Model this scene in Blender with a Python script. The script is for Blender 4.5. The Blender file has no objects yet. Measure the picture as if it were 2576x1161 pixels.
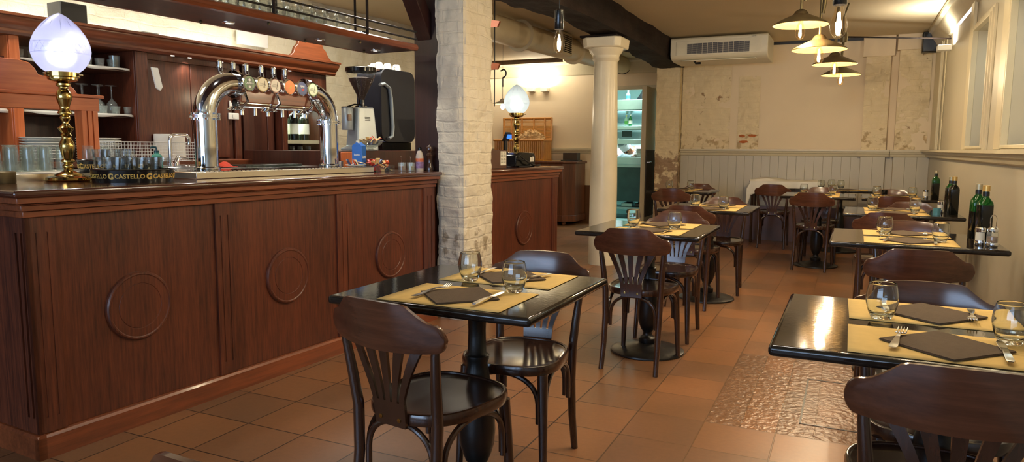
import bpy, math, random
from math import sin, cos, pi, radians, sqrt, atan2
from mathutils import Vector, Matrix, noise
random.seed(7)
C = bpy.context.scene.collection
SC = bpy.context.scene
# ------------------------------------------------------------------ materials
def newmat(name):
    m = bpy.data.materials.new(name); m.use_nodes = True
    nt = m.node_tree; b = nt.nodes['Principled BSDF']
    return m, nt, nt.nodes, nt.links, b
def srgb(r, g, b):
    f = lambda c: (c/255/12.92 if c/255 <= .04045 else ((c/255+.055)/1.055)**2.4)
    return (f(r), f(g), f(b), 1)
def mul(c, k): return (c[0]*k, c[1]*k, c[2]*k, 1)
def mat(name, col, rough=.5, metal=0, var=.12, scale=12, bump=0, bscale=40, coat=0, spec=.5, emis=None, es=0, stretch=(1,1,1), coords='Object', trans=0, ior=1.45, sss=0):
    m, nt, N, L, b = newmat(name)
    tc = N.new('ShaderNodeTexCoord'); mp = N.new('ShaderNodeMapping'); mp.inputs['Scale'].default_value = stretch
    L.new(tc.outputs[coords], mp.inputs[0])
    nz = N.new('ShaderNodeTexNoise'); nz.inputs['Scale'].default_value = scale; nz.inputs['Detail'].default_value = 4
    L.new(mp.outputs[0], nz.inputs['Vector'])
    cr = N.new('ShaderNodeValToRGB')
    cr.color_ramp.elements[0].position = .3; cr.color_ramp.elements[1].position = .7
    cr.color_ramp.elements[0].color = mul(col, 1-var); cr.color_ramp.elements[1].color = mul(col, 1+var)
    L.new(nz.outputs['Fac'], cr.inputs[0]); L.new(cr.outputs[0], b.inputs['Base Color'])
    b.inputs['Roughness'].default_value = rough; b.inputs['Metallic'].default_value = metal
    b.inputs['Specular IOR Level'].default_value = spec
    b.inputs['Coat Weight'].default_value = coat; b.inputs['Coat Roughness'].default_value = .06
    if trans: b.inputs['Transmission Weight'].default_value = trans; b.inputs['IOR'].default_value = ior
    if emis: b.inputs['Emission Color'].default_value = emis; b.inputs['Emission Strength'].default_value = es
    if bump:
        n2 = N.new('ShaderNodeTexNoise'); n2.inputs['Scale'].default_value = bscale; n2.inputs['Detail'].default_value = 6
        L.new(mp.outputs[0], n2.inputs['Vector'])
        bp = N.new('ShaderNodeBump'); bp.inputs['Strength'].default_value = bump; bp.inputs['Distance'].default_value = .01
        L.new(n2.outputs['Fac'], bp.inputs['Height']); L.new(bp.outputs[0], b.inputs['Normal'])
    return m
def wood(name, dark, light, axis='z', rough=.35, coat=.25, scale=9, stripes=60, knots=.5):
    m, nt, N, L, b = newmat(name)
    tc = N.new('ShaderNodeTexCoord'); mp = N.new('ShaderNodeMapping')
    s = {'x': (.06, 1, 1), 'y': (1, .06, 1), 'z': (1, 1, .06)}[axis]
    mp.inputs['Scale'].default_value = s
    L.new(tc.outputs['Object'], mp.inputs[0])
    n1 = N.new('ShaderNodeTexNoise'); n1.inputs['Scale'].default_value = stripes; n1.inputs['Detail'].default_value = 5; n1.inputs['Roughness'].default_value = .65
    n2 = N.new('ShaderNodeTexNoise'); n2.inputs['Scale'].default_value = scale; n2.inputs['Detail'].default_value = 2
    L.new(mp.outputs[0], n1.inputs['Vector']); L.new(mp.outputs[0], n2.inputs['Vector'])
    mx = N.new('ShaderNodeMath'); mx.operation = 'MULTIPLY_ADD'; mx.inputs[1].default_value = knots; L.new(n2.outputs['Fac'], mx.inputs[0])
    mm = N.new('ShaderNodeMath'); mm.operation = 'MULTIPLY'; mm.inputs[1].default_value = 1-knots; L.new(n1.outputs['Fac'], mm.inputs[0]); L.new(mm.outputs[0], mx.inputs[2])
    cr = N.new('ShaderNodeValToRGB'); cr.color_ramp.elements[0].position = .38; cr.color_ramp.elements[1].position = .62
    cr.color_ramp.elements[0].color = dark; cr.color_ramp.elements[1].color = light
    L.new(mx.outputs[0], cr.inputs[0]); L.new(cr.outputs[0], b.inputs['Base Color'])
    b.inputs['Roughness'].default_value = rough; b.inputs['Coat Weight'].default_value = coat; b.inputs['Coat Roughness'].default_value = .12
    bp = N.new('ShaderNodeBump'); bp.inputs['Strength'].default_value = .08; bp.inputs['Distance'].default_value = .002
    L.new(n1.outputs['Fac'], bp.inputs['Height']); L.new(bp.outputs[0], b.inputs['Normal'])
    return m
def glassmat(name, tint=(1,1,1,1), ior=1.45):
    m, nt, N, L, b = newmat(name)
    N.remove(b); g = N.new('ShaderNodeBsdfGlass'); g.inputs['Color'].default_value = tint; g.inputs['IOR'].default_value = ior; g.inputs['Roughness'].default_value = 0
    L.new(g.outputs[0], N['Material Output'].inputs[0]); return m
def thinglass(name, tint=(1,1,1,1), refl=.5, haze=0):
    # thin-walled glass: transparent with a fresnel reflection
    m, nt, N, L, b = newmat(name)
    N.remove(b); t = N.new('ShaderNodeBsdfTransparent'); t.inputs[0].default_value = tint
    g = N.new('ShaderNodeBsdfGlossy'); g.inputs['Roughness'].default_value = .03
    lw = N.new('ShaderNodeLayerWeight'); lw.inputs['Blend'].default_value = .5
    pw = N.new('ShaderNodeMath'); pw.operation = 'POWER'; pw.inputs[1].default_value = 5-3*refl; L.new(lw.outputs['Facing'], pw.inputs[0])
    ml = N.new('ShaderNodeMath'); ml.operation = 'MULTIPLY_ADD'; ml.inputs[1].default_value = .75; ml.inputs[2].default_value = .05
    L.new(pw.outputs[0], ml.inputs[0])
    mx = N.new('ShaderNodeMixShader'); L.new(ml.outputs[0], mx.inputs[0]); L.new(t.outputs[0], mx.inputs[1]); L.new(g.outputs[0], mx.inputs[2])
    out = mx
    if haze:
        d = N.new('ShaderNodeBsdfDiffuse'); d.inputs[0].default_value = tint
        m2 = N.new('ShaderNodeMixShader'); m2.inputs[0].default_value = haze; L.new(mx.outputs[0], m2.inputs[1]); L.new(d.outputs[0], m2.inputs[2]); out = m2
    L.new(out.outputs[0], N['Material Output'].inputs[0]); return m
def emit(name, col, s):
    m, nt, N, L, b = newmat(name)
    N.remove(b); e = N.new('ShaderNodeEmission'); e.inputs[0].default_value = col; e.inputs[1].default_value = s
    L.new(e.outputs[0], N['Material Output'].inputs[0]); return m
def brickmat(name, paint, patch, amount=.62, bump=.5, lowz=None, low=(0,0,0,1), lowa=.12, n2s=6, mort=-.22, bw=.24, bh=.075, vertical=True, rot=0, expose=None, ex2=(0,0,0,1)):
    """old brickwork under thick paint: course relief, worn spots"""
    m, nt, N, L, b = newmat(name)
    geo = N.new('ShaderNodeNewGeometry'); sep = N.new('ShaderNodeSeparateXYZ'); L.new(geo.outputs['Position'], sep.inputs[0])
    # horizontal coordinate = x + y keeps courses running on faces of both directions
    ad = N.new('ShaderNodeMath'); ad.operation = 'ADD'; L.new(sep.outputs[0], ad.inputs[0]); L.new(sep.outputs[1], ad.inputs[1])
    cb = N.new('ShaderNodeCombineXYZ'); L.new(ad.outputs[0], cb.inputs[0]); L.new(sep.outputs[2], cb.inputs[1])
    nzw = N.new('ShaderNodeTexNoise'); nzw.inputs['Scale'].default_value = 5; nzw.inputs['Detail'].default_value = 4; L.new(geo.outputs['Position'], nzw.inputs['Vector'])
    vm = N.new('ShaderNodeVectorMath'); vm.operation = 'MULTIPLY_ADD'; vm.inputs[1].default_value = (.05, .05, 0)
    L.new(nzw.outputs['Color'], vm.inputs[0]); L.new(cb.outputs[0], vm.inputs[2])
    bt = N.new('ShaderNodeTexBrick'); L.new(vm.outputs[0], bt.inputs['Vector'])
    bt.inputs['Scale'].default_value = 1; bt.inputs['Brick Width'].default_value = bw; bt.inputs['Row Height'].default_value = bh
    bt.inputs['Mortar Size'].default_value = .009; bt.inputs['Mortar Smooth'].default_value = .7
    n1 = N.new('ShaderNodeTexNoise'); n1.inputs['Scale'].default_value = 11; n1.inputs['Detail'].default_value = 9; n1.inputs['Roughness'].default_value = .58; L.new(geo.outputs['Position'], n1.inputs['Vector'])
    n2 = N.new('ShaderNodeTexNoise'); n2.inputs['Scale'].default_value = n2s; n2.inputs['Detail'].default_value = 6; n2.inputs['Roughness'].default_value = .7; L.new(geo.outputs['Position'], n2.inputs['Vector'])
    h = N.new('ShaderNodeMath'); h.operation = 'MULTIPLY_ADD'; h.inputs[1].default_value = mort; L.new(bt.outputs['Fac'], h.inputs[0]); L.new(n1.outputs['Fac'], h.inputs[2])
    bp = N.new('ShaderNodeBump'); bp.inputs['Strength'].default_value = bump; bp.inputs['Distance'].default_value = .018
    L.new(h.outputs[0], bp.inputs['Height']); L.new(bp.outputs[0], b.inputs['Normal'])
    cr = N.new('ShaderNodeValToRGB'); cr.color_ramp.elements[0].position = amount; cr.color_ramp.elements[1].position = amount+.04
    cr.color_ramp.elements[0].color = (0,0,0,1); cr.color_ramp.elements[1].color = (1,1,1,1); L.new(n2.outputs['Fac'], cr.inputs[0])
    pn = N.new('ShaderNodeValToRGB'); pn.color_ramp.elements[0].color = mul(paint, .88); pn.color_ramp.elements[1].color = mul(paint, 1.06); L.new(n1.outputs['Fac'], pn.inputs[0])
    mx = N.new('ShaderNodeMix'); mx.data_type = 'RGBA'; L.new(cr.outputs[0], mx.inputs[0]); L.new(pn.outputs[0], mx.inputs[6]); mx.inputs[7].default_value = patch
    last = mx.outputs[2]
    if lowz is not None:   # worn area at the foot
        mr = N.new('ShaderNodeMapRange'); mr.inputs[1].default_value = lowz-.25; mr.inputs[2].default_value = lowz+.25; mr.inputs[3].default_value = lowa; mr.inputs[4].default_value = -.45
        L.new(sep.outputs[2], mr.inputs[0])
        a2 = N.new('ShaderNodeMath'); a2.operation = 'ADD'; L.new(mr.outputs[0], a2.inputs[0]); L.new(n1.outputs['Fac'], a2.inputs[1])
        c2 = N.new('ShaderNodeValToRGB'); c2.color_ramp.elements[0].position = .6; c2.color_ramp.elements[1].position = .68
        c2.color_ramp.elements[0].color = (0,0,0,1); c2.color_ramp.elements[1].color = (.8,.8,.8,1); L.new(a2.outputs[0], c2.inputs[0])
        m2 = N.new('ShaderNodeMix'); m2.data_type = 'RGBA'; L.new(c2.outputs[0], m2.inputs[0]); L.new(last, m2.inputs[6]); m2.inputs[7].default_value = low
        last = m2.outputs[2]
    L.new(last, b.inputs['Base Color']); b.inputs['Roughness'].default_value = .55
    return m
def floormat():
    m, nt, N, L, b = newmat('terracotta_tiles')
    geo = N.new('ShaderNodeNewGeometry'); mp = N.new('ShaderNodeMapping'); mp.inputs['Location'].default_value = (.536+.3025*20, -3.178+.303*20, 0)
    L.new(geo.outputs['Position'], mp.inputs[0])
    sep = N.new('ShaderNodeSeparateXYZ'); L.new(geo.outputs['Position'], sep.inputs[0])
    def brick(w, h):
        bt = N.new('ShaderNodeTexBrick'); bt.offset = 0; bt.squash = 1
        bt.inputs['Scale'].default_value = 1; bt.inputs['Brick Width'].default_value = w; bt.inputs['Row Height'].default_value = h
        bt.inputs['Mortar Size'].default_value = .0032; bt.inputs['Mortar Smooth'].default_value = .3; bt.inputs['Bias'].default_value = 0
        bt.inputs['Color1'].default_value = (0,0,0,1); bt.inputs['Color2'].default_value = (1,1,1,1); bt.inputs['Mortar'].default_value = (.5,.5,.5,1)
        L.new(mp.outputs[0], bt.inputs['Vector']); return bt
    b1 = brick(.3025, .303); b2 = brick(.15125, .303)
    def gt(out, v, op='GREATER_THAN'):
        g = N.new('ShaderNodeMath'); g.operation = op; g.inputs[1].default_value = v; L.new(out, g.inputs[0]); return g.outputs[0]
    def mulm(a, c):
        g = N.new('ShaderNodeMath'); g.operation = 'MULTIPLY'; L.new(a, g.inputs[0]); L.new(c, g.inputs[1]); return g.outputs[0]
    mask = mulm(mulm(gt(sep.outputs[0], -.536), gt(sep.outputs[0], .38, 'LESS_THAN')), mulm(gt(sep.outputs[1], 3.18), gt(sep.outputs[1], 4.39, 'LESS_THAN')))
    def mix(f, a, c, rgba=True):
        x = N.new('ShaderNodeMix'); x.data_type = 'RGBA' if rgba else 'FLOAT'
        i0, i1, o = (6, 7, 2) if rgba else (2, 3, 0)
        L.new(f, x.inputs[0])
        for k, v in ((i0, a), (i1, c)):
            if hasattr(v, 'is_output'): L.new(v, x.inputs[k])
            else: x.inputs[k].default_value = v
        return x.outputs[o]
    tilec = mix(mask, b1.outputs['Color'], b2.outputs['Color'])
    fac = mix(mask, b1.outputs['Fac'], b2.outputs['Fac'], False)
    n1 = N.new('ShaderNodeTexNoise'); n1.inputs['Scale'].default_value = 2.2; n1.inputs['Detail'].default_value = 5; L.new(geo.outputs['Position'], n1.inputs['Vector'])
    n2 = N.new('ShaderNodeTexNoise'); n2.inputs['Scale'].default_value = 45; n2.inputs['Detail'].default_value = 5; L.new(geo.outputs['Position'], n2.inputs['Vector'])
    c1 = N.new('ShaderNodeValToRGB'); e = c1.color_ramp.elements; e[0].position = 0; e[0].color = srgb(112,82,58); e[1].position = 1; e[1].color = srgb(138,95,60)
    L.new(tilec, c1.inputs[0])
    c2 = N.new('ShaderNodeValToRGB'); e = c2.color_ramp.elements; e[0].position = .3; e[0].color = (.8,.8,.8,1); e[1].position = .75; e[1].color = (1.12,1.0,.9,1)
    L.new(n1.outputs['Fac'], c2.inputs[0])
    mm = N.new('ShaderNodeMix'); mm.data_type = 'RGBA'; mm.blend_type = 'MULTIPLY'; mm.inputs[0].default_value = 1; L.new(c1.outputs[0], mm.inputs[6]); L.new(c2.outputs[0], mm.inputs[7])
    c3 = N.new('ShaderNodeValToRGB'); e = c3.color_ramp.elements; e[0].position = .25; e[0].color = (.9,.9,.9,1); e[1].position = .75; e[1].color = (1.08,1.08,1.08,1); L.new(n2.outputs['Fac'], c3.inputs[0])
    m4 = N.new('ShaderNodeMix'); m4.data_type = 'RGBA'; m4.blend_type = 'MULTIPLY'; m4.inputs[0].default_value = 1; L.new(mm.outputs[2], m4.inputs[6]); L.new(c3.outputs[0], m4.inputs[7])
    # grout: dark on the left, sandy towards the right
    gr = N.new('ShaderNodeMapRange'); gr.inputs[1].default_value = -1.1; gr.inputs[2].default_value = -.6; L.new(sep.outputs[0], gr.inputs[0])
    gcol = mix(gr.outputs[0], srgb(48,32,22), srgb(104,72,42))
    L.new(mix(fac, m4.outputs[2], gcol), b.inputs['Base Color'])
    rr = N.new('ShaderNodeMapRange'); rr.inputs[3].default_value = .24; rr.inputs[4].default_value = .42; L.new(n1.outputs['Fac'], rr.inputs[0])
    L.new(mix(mask, rr.outputs[0], .3, False), b.inputs['Roughness'])
    n3 = N.new('ShaderNodeTexNoise'); n3.inputs['Scale'].default_value = 30; n3.inputs['Detail'].default_value = 3; L.new(geo.outputs['Position'], n3.inputs['Vector'])
    hm = mulm(mask, n3.outputs['Fac'])
    h1 = N.new('ShaderNodeMath'); h1.operation = 'MULTIPLY_ADD'; h1.inputs[1].default_value = 1.7; L.new(hm, h1.inputs[0])
    h2 = N.new('ShaderNodeMath'); h2.operation = 'MULTIPLY_ADD'; h2.inputs[1].default_value = .06; L.new(n2.outputs['Fac'], h2.inputs[0])
    h3 = N.new('ShaderNodeMath'); h3.operation = 'MULTIPLY'; h3.inputs[1].default_value = -.5; L.new(fac, h3.inputs[0]); L.new(h3.outputs[0], h2.inputs[2]); L.new(h2.outputs[0], h1.inputs[2])
    bp = N.new('ShaderNodeBump'); bp.inputs['Strength'].default_value = .5; bp.inputs['Distance'].default_value = .008; L.new(h1.outputs[0], bp.inputs['Height']); L.new(bp.outputs[0], b.inputs['Normal'])
    return m

CREAM = srgb(222,204,166)
MT = {}
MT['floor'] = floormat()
MT['ceil'] = mat('ceiling_plaster', srgb(214,196,158), .8, var=.03, scale=1.5)
MT['plaster'] = mat('cream_plaster', srgb(226,206,172), .75, var=.025, scale=2, bump=.12, bscale=30)
MT['dado'] = mat('dado_paint', srgb(180,171,147), .38, var=.03, scale=2, bump=.05, bscale=60)
MT['trim'] = mat('trim_paint', srgb(198,186,154), .35, var=.03)
MT['brickw'] = brickmat('white_painted_brick', srgb(226,218,192), srgb(196,140,110), .70, .9, n2s=3, mort=-.1)
MT['brickp'] = brickmat('pillar_brick', srgb(218,208,186), srgb(176,150,116), .69, 1.0, .8, srgb(140,122,96), .1, mort=-.14)
MT['brickb'] = brickmat('worn_brick', srgb(226,206,164), srgb(140,104,66), .64, 1.0, 1.6, srgb(168,138,92), .09, mort=-.1)
MT['brickr'] = brickmat('bare_brick', srgb(226,206,164), srgb(140,96,66), .66, 1.0, 1.3, srgb(134,98,70), .2, mort=-.1)
MT['column'] = mat('column_paint', srgb(226,214,184), .3, var=.04, scale=6, bump=.1, bscale=18)
MT['beam'] = mat('old_dark_beam', srgb(34,23,17), .8, var=.5, scale=8, bump=1, bscale=22, stretch=(1,.3,1), spec=.25)
MT['duct'] = mat('duct_paint', srgb(200,186,154), .42, var=.03)
WD, WL = srgb(62,28,16), srgb(102,50,29)
MT['mahog'] = wood('mahogany_panel', WD, WL, 'z', .42, .15, 9, 110, .3)
MT['mahogy'] = wood('mahogany_rail', srgb(92,46,24), srgb(134,70,38), 'y', .34, .3)
MT['mahogx'] = wood('mahogany_dark', srgb(52,25,16), srgb(80,40,26), 'z', .4, .15)
MT['darkpost'] = wood('dark_stained_post', srgb(44,22,18), srgb(60,32,26), 'z', .4, .2)
MT['orange'] = wood('lit_mahogany', srgb(172,84,40), srgb(206,112,60), 'z', .38, .2)  # lamplit copy of the mahogany: the light is in its brighter colour
MT['orangey'] = wood('lit_mahogany_rail', srgb(172,84,40), srgb(206,112,60), 'y', .38, .2)
MT['chair'] = wood('chair_brown_lacquer', srgb(46,27,18), srgb(66,40,27), 'z', .24, .5)
MT['crest'] = wood('chair_crest_lacquer', srgb(68,39,26), srgb(96,58,39), 'x', .2, .35)
MT['seat'] = wood('seat_lacquer', srgb(36,22,16), srgb(52,32,24), 'y', .2, .6)
MT['tabletop'] = mat('black_table_lacquer', srgb(32,27,23), .06, var=.3, scale=25, bump=.016, bscale=110, coat=0, spec=.4)
MT['iron'] = mat('black_cast_iron', srgb(22,20,19), .35, var=.2, bump=.1)
MT['mat'] = mat('kraft_paper', srgb(204,172,108), .95, var=.04, scale=30, spec=.1)
MT['napkin'] = mat('taupe_napkin', srgb(94,80,66), .95, var=.06, scale=60, bump=.3, bscale=300, spec=.1)
MT['steel'] = mat('cutlery_steel', (.75,.74,.72,1), .16, 1, var=.03)
MT['chrome'] = mat('chrome', (.76,.79,.84,1), .06, 1, var=.02)
MT['brushed'] = mat('brushed_steel', (.62,.6,.56,1), .3, 1, var=.08, scale=30, stretch=(1,.1,1))
MT['brass'] = mat('polished_brass', srgb(192,164,98), .14, 1, var=.08)
MT['oldbrass'] = mat('aged_brass', srgb(104,92,66), .45, .75, var=.15)
MT['brassin'] = mat('brass_inside', srgb(158,126,76), .5, .4, var=.1)
MT['glass'] = glassmat('tumbler_glass', (.97,.985,.98,1))
MT['tglass'] = thinglass('thin_glass', (.97,.985,.98,1), .45)
MT['bowlglass'] = thinglass('tumbler_wall_glass', (.955,.97,.965,1), .85)
MT['tglass2'] = thinglass('barware_glass', (.95,.99,.97,1), .62, .07)
MT['frost'] = None
MT['green'] = mat('green_bottle_glass', srgb(20,88,30), .06, var=.1, trans=.55, ior=1.5)
MT['oil'] = mat('dark_oil', srgb(12,14,10), .12, var=.1)
MT['black'] = mat('black_plastic', srgb(18,18,19), .4, var=.1)
MT['blackgloss'] = mat('black_gloss', srgb(14,14,15), .15, var=.1)
MT['navy'] = mat('machine_side_panel', srgb(18,22,34), .5, var=.15)
MT['white'] = mat('white_plastic', srgb(226,224,214), .4, var=.03)
MT['cloth'] = mat('white_cloth', srgb(226,220,204), .85, var=.03, bump=.3, bscale=40)
MT['acw'] = mat('air_conditioner_plastic', srgb(218,210,184), .45, var=.03)
MT['paper'] = mat('white_paper', srgb(228,224,210), .8, var=.03)
MT['gold'] = mat('gold_print', srgb(206,166,78), .5, var=.05)
MT['silver'] = mat('grinder_silver_paint', srgb(172,182,186), .32, .3, var=.03)
MT['tile'] = mat('kitchen_white_wall', srgb(190,222,222), .3, var=.03)
MT['ksteel'] = mat('kitchen_steel', srgb(148,168,168), .3, .85, var=.06, scale=6)
MT['ksteeld'] = mat('kitchen_dark_steel', srgb(48,66,66), .35, .6, var=.15, scale=5)
MT['kfloor'] = mat('kitchen_floor', srgb(150,180,178), .35, var=.06)
def frostmat(tc=(.56,.57,.80,1), dc=(.8,.82,.9,1)):
    m, nt, N, L, b = newmat('etched_glass_shade')
    N.remove(b)
    t = N.new('ShaderNodeBsdfTranslucent'); t.inputs[0].default_value = tc
    d = N.new('ShaderNodeBsdfDiffuse'); d.inputs[0].default_value = dc
    tr = N.new('ShaderNodeBsdfRefraction'); tr.inputs['Roughness'].default_value = .8; tr.inputs['IOR'].default_value = 1.06; g = N.new('ShaderNodeBsdfGlossy'); g.inputs['Roughness'].default_value = .25
    m1 = N.new('ShaderNodeMixShader'); m1.inputs[0].default_value = .25; L.new(t.outputs[0], m1.inputs[1]); L.new(d.outputs[0], m1.inputs[2])
    m2 = N.new('ShaderNodeMixShader'); m2.inputs[0].default_value = .42; L.new(m1.outputs[0], m2.inputs[1]); L.new(tr.outputs[0], m2.inputs[2])
    m3 = N.new('ShaderNodeMixShader'); m3.inputs[0].default_value = .06; L.new(m2.outputs[0], m3.inputs[1]); L.new(g.outputs[0], m3.inputs[2])
    L.new(m3.outputs[0], N['Material Output'].inputs[0]); return m
MT['frost'] = frostmat(); MT['frost2'] = frostmat((.66,.72,.70,1), (.84,.88,.86,1))
WARM = (1.0, .72, .42, 1)
MT['filament'] = emit('glowing_filament', (1, .8, .52, 1), 120)
MT['lampglow'] = emit('lamp_bulb_glow', (.92, .94, 1, 1), 6)
MT['led'] = emit('led_strip', (1, .95, .82, 1), 14)
MT['spotglow'] = emit('spot_glow', (1, .88, .7, 1), 3)

# ------------------------------------------------------------------ mesh builder
class MB:
    def __init__(s): s.v = []; s.f = []
    def add(s, v, f):
        o = len(s.v); s.v += [tuple(p) for p in v]; s.f += [tuple(i+o for i in q) for q in f]; return s
    def box(s, x0, x1, y0, y1, z0, z1):
        return s.add([(x0,y0,z0),(x1,y0,z0),(x1,y1,z0),(x0,y1,z0),(x0,y0,z1),(x1,y0,z1),(x1,y1,z1),(x0,y1,z1)],
            [(0,3,2,1),(4,5,6,7),(0,1,5,4),(1,2,6,5),(2,3,7,6),(3,0,4,7)])
    def prism(s, poly, t0, t1, fn):
        """poly [(a,b)], extruded from t0 to t1, fn(a,b,t) -> xyz"""
        n = len(poly); v = [fn(a, b, t0) for a, b in poly] + [fn(a, b, t1) for a, b in poly]
        f = [tuple(range(n-1, -1, -1)), tuple(range(n, 2*n))] + [(i, (i+1) % n, n+(i+1) % n, n+i) for i in range(n)]
        return s.add(v, f)
    def lathe(s, prof, n=24, c=(0,0,0), cap=True, fn=None):
        v = []; f = []
        for r, z in prof:
            for k in range(n):
                a = 2*pi*k/n; p = (c[0]+r*cos(a), c[1]+r*sin(a), c[2]+z); v.append(fn(p) if fn else p)
        m = len(prof)
        for i in range(m-1):
            for k in range(n):
                k2 = (k+1) % n; f.append((i*n+k, i*n+k2, (i+1)*n+k2, (i+1)*n+k))
        if cap:
            if prof[0][0] > 1e-5: f.append(tuple(range(n-1, -1, -1)))
            if prof[-1][0] > 1e-5: f.append(tuple((m-1)*n+k for k in range(n)))
        return s.add(v, f)
    def tube(s, pts, r, n=10, cap=True, flat=1.0):
        pts = [Vector(p) for p in pts]; m = len(pts)
        rr = r if isinstance(r, (list, tuple)) else [r]*m
        v = []; f = []; up = None
        for i, p in enumerate(pts):
            t = (pts[min(i+1, m-1)]-pts[max(i-1, 0)]).normalized()
            if up is None:
                up = Vector((0,0,1)) if abs(t.z) < .9 else Vector((1,0,0))
            x = t.cross(up)
            if x.length < 1e-6: x = t.cross(Vector((0,1,0)))
            x.normalize(); y = x.cross(t).normalized(); up = y
            for k in range(n):
                a = 2*pi*k/n; v.append(p+x*cos(a)*rr[i]+y*sin(a)*rr[i]*flat)
        for i in range(m-1):
            for k in range(n):
                k2 = (k+1) % n; f.append((i*n+k, (i+1)*n+k, (i+1)*n+k2, i*n+k2))
        if cap: f += [tuple(range(n)), tuple((m-1)*n+k for k in range(n-1, -1, -1))]
        return s.add(v, f)
    def grid(s, nu, nv, fn):
        v = [fn(i/nu, j/nv) for j in range(nv+1) for i in range(nu+1)]
        f = [(j*(nu+1)+i, j*(nu+1)+i+1, (j+1)*(nu+1)+i+1, (j+1)*(nu+1)+i) for j in range(nv) for i in range(nu)]
        return s.add(v, f)
    def ball(s, c, r, n=12, m=8, sc=(1,1,1)):
        return s.lathe([(r*sin(pi*i/m)*1.0 if 0 < i < m else 1e-6, -r*cos(pi*i/m)) for i in range(m+1)], n, (0,0,0), False,
            lambda p: (c[0]+p[0]*sc[0], c[1]+p[1]*sc[1], c[2]+p[2]*sc[2]))
    def go(s, name, m, parent=None, bevel=0, seg=2, sharp=35, smooth=True, solid=0, sub=0, recalc=False):
        me = bpy.data.meshes.new(name); me.from_pydata(s.v, [], s.f); me.update()
        if recalc:
            import bmesh
            bm = bmesh.new(); bm.from_mesh(me); bmesh.ops.remove_doubles(bm, verts=bm.verts, dist=1e-5); bmesh.ops.recalc_face_normals(bm, faces=bm.faces); bm.to_mesh(me); bm.free()
        if smooth:
            me.polygons.foreach_set('use_smooth', [True]*len(me.polygons)); me.set_sharp_from_angle(angle=radians(sharp))
        o = bpy.data.objects.new(name, me); C.objects.link(o)
        if m: me.materials.append(m)
        if parent: o.parent = parent
        if solid:
            q = o.modifiers.new('s', 'SOLIDIFY'); q.thickness = solid; q.offset = 0
        if sub:
            q = o.modifiers.new('u', 'SUBSURF'); q.levels = sub; q.render_levels = sub
        if bevel:
            q = o.modifiers.new('b', 'BEVEL'); q.width = bevel; q.segments = seg; q.limit_method = 'ANGLE'; q.angle_limit = radians(40)
        return o
def box(x0, x1, y0, y1, z0, z1): return MB().box(x0, x1, y0, y1, z0, z1)
def thing(name, label, cat, loc=(0,0,0), rot=0, group=None):
    o = bpy.data.objects.new(name, None); C.objects.link(o); o.empty_display_size = .05
    o.location = loc; o.rotation_euler = (0, 0, radians(rot)); tag(o, label, cat, group); return o
def tag(o, label, cat, group=None, loc=None, rot=None):
    o['label'] = label; o['category'] = cat
    if group: o['group'] = group
    if loc is not None: o.location = loc
    if rot is not None: o.rotation_euler = (0, 0, radians(rot))
    return o
def struct(o): o['kind'] = 'structure'; return o
KIDS = {}
def kids(o):
    if o.name not in KIDS: KIDS[o.name] = [c for c in bpy.data.objects if c.parent == o]
    return KIDS[o.name]
def dup(root, loc, rot=0, label=None, group=None, tilt=None):
    def cp(o, par):
        c = o.copy(); C.objects.link(c)
        if par: c.parent = par
        for ch in kids(o): cp(ch, c)
        return c
    r = cp(root, None); r.location = loc; r.rotation_euler = (0, 0, radians(rot))
    if tilt: r.rotation_euler = tilt
    if label: r['label'] = label
    if group: r['group'] = group
    return r
class Proto:
    """first placement moves the prototype itself, later ones copy it"""
    def __init__(s, root): s.r = root; s.used = False
    def put(s, loc, rot=0, label=None, group=None, tilt=None):
        if not s.used:
            s.used = True; kids(s.r)
            for c in kids(s.r): kids(c)
            s.r.location = loc; s.r.rotation_euler = tilt if tilt else (0, 0, radians(rot))
            if label: s.r['label'] = label
            if group: s.r['group'] = group
            return s.r
        return dup(s.r, loc, rot, label, group, tilt)
# the bar stands 3.4 degrees off the room axes: local x = towards the room, local y = along the bar
BA = -3.36
BO = Vector((-2.776, 1.625, 0)); BD = Vector((sin(radians(3.36)), cos(radians(3.36)), 0)); BN = Vector((BD.y, -BD.x, 0))
def B(w, u, z=0): return BO+BN*w+BD*u+Vector((0, 0, z))
def text_mesh(txt, size, name='lettering', depth=.0006, fn=None, m=None, parent=None, align='CENTER', bold=0):
    cu = bpy.data.curves.new('t', 'FONT'); cu.body = txt; cu.size = size; cu.align_x = align; cu.align_y = 'CENTER'; cu.extrude = depth/2; cu.offset = bold; cu.resolution_u = 3
    ob = bpy.data.objects.new('t', cu); C.objects.link(ob)
    dg = bpy.context.evaluated_depsgraph_get(); dg.update()
    me = bpy.data.meshes.new_from_object(ob.evaluated_get(dg)); bpy.data.objects.remove(ob); bpy.data.curves.remove(cu)
    if fn:
        for v in me.vertices: v.co = fn(v.co)
    me.name = name; me.materials.clear(); me.materials.append(m or MT['gold'])
    o = bpy.data.objects.new(name, me); C.objects.link(o)
    if parent: o.parent = parent
    return o
def light(kind, name, loc, power, col=(1,.8,.58), size=.1, rot=None, **k):
    l = bpy.data.lights.new(name, kind); l.energy = power; l.color = col
    if kind == 'AREA': l.shape = 'RECTANGLE'; l.size = size; l.size_y = k.get('sy', size)
    elif kind == 'SPOT': l.spot_size = radians(k.get('angle', 90)); l.spot_blend = .6; l.shadow_soft_size = size
    else: l.shadow_soft_size = size
    o = bpy.data.objects.new(name, l); C.objects.link(o); o.location = loc
    if rot: o.rotation_euler = [radians(a) for a in rot]
    return o
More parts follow.
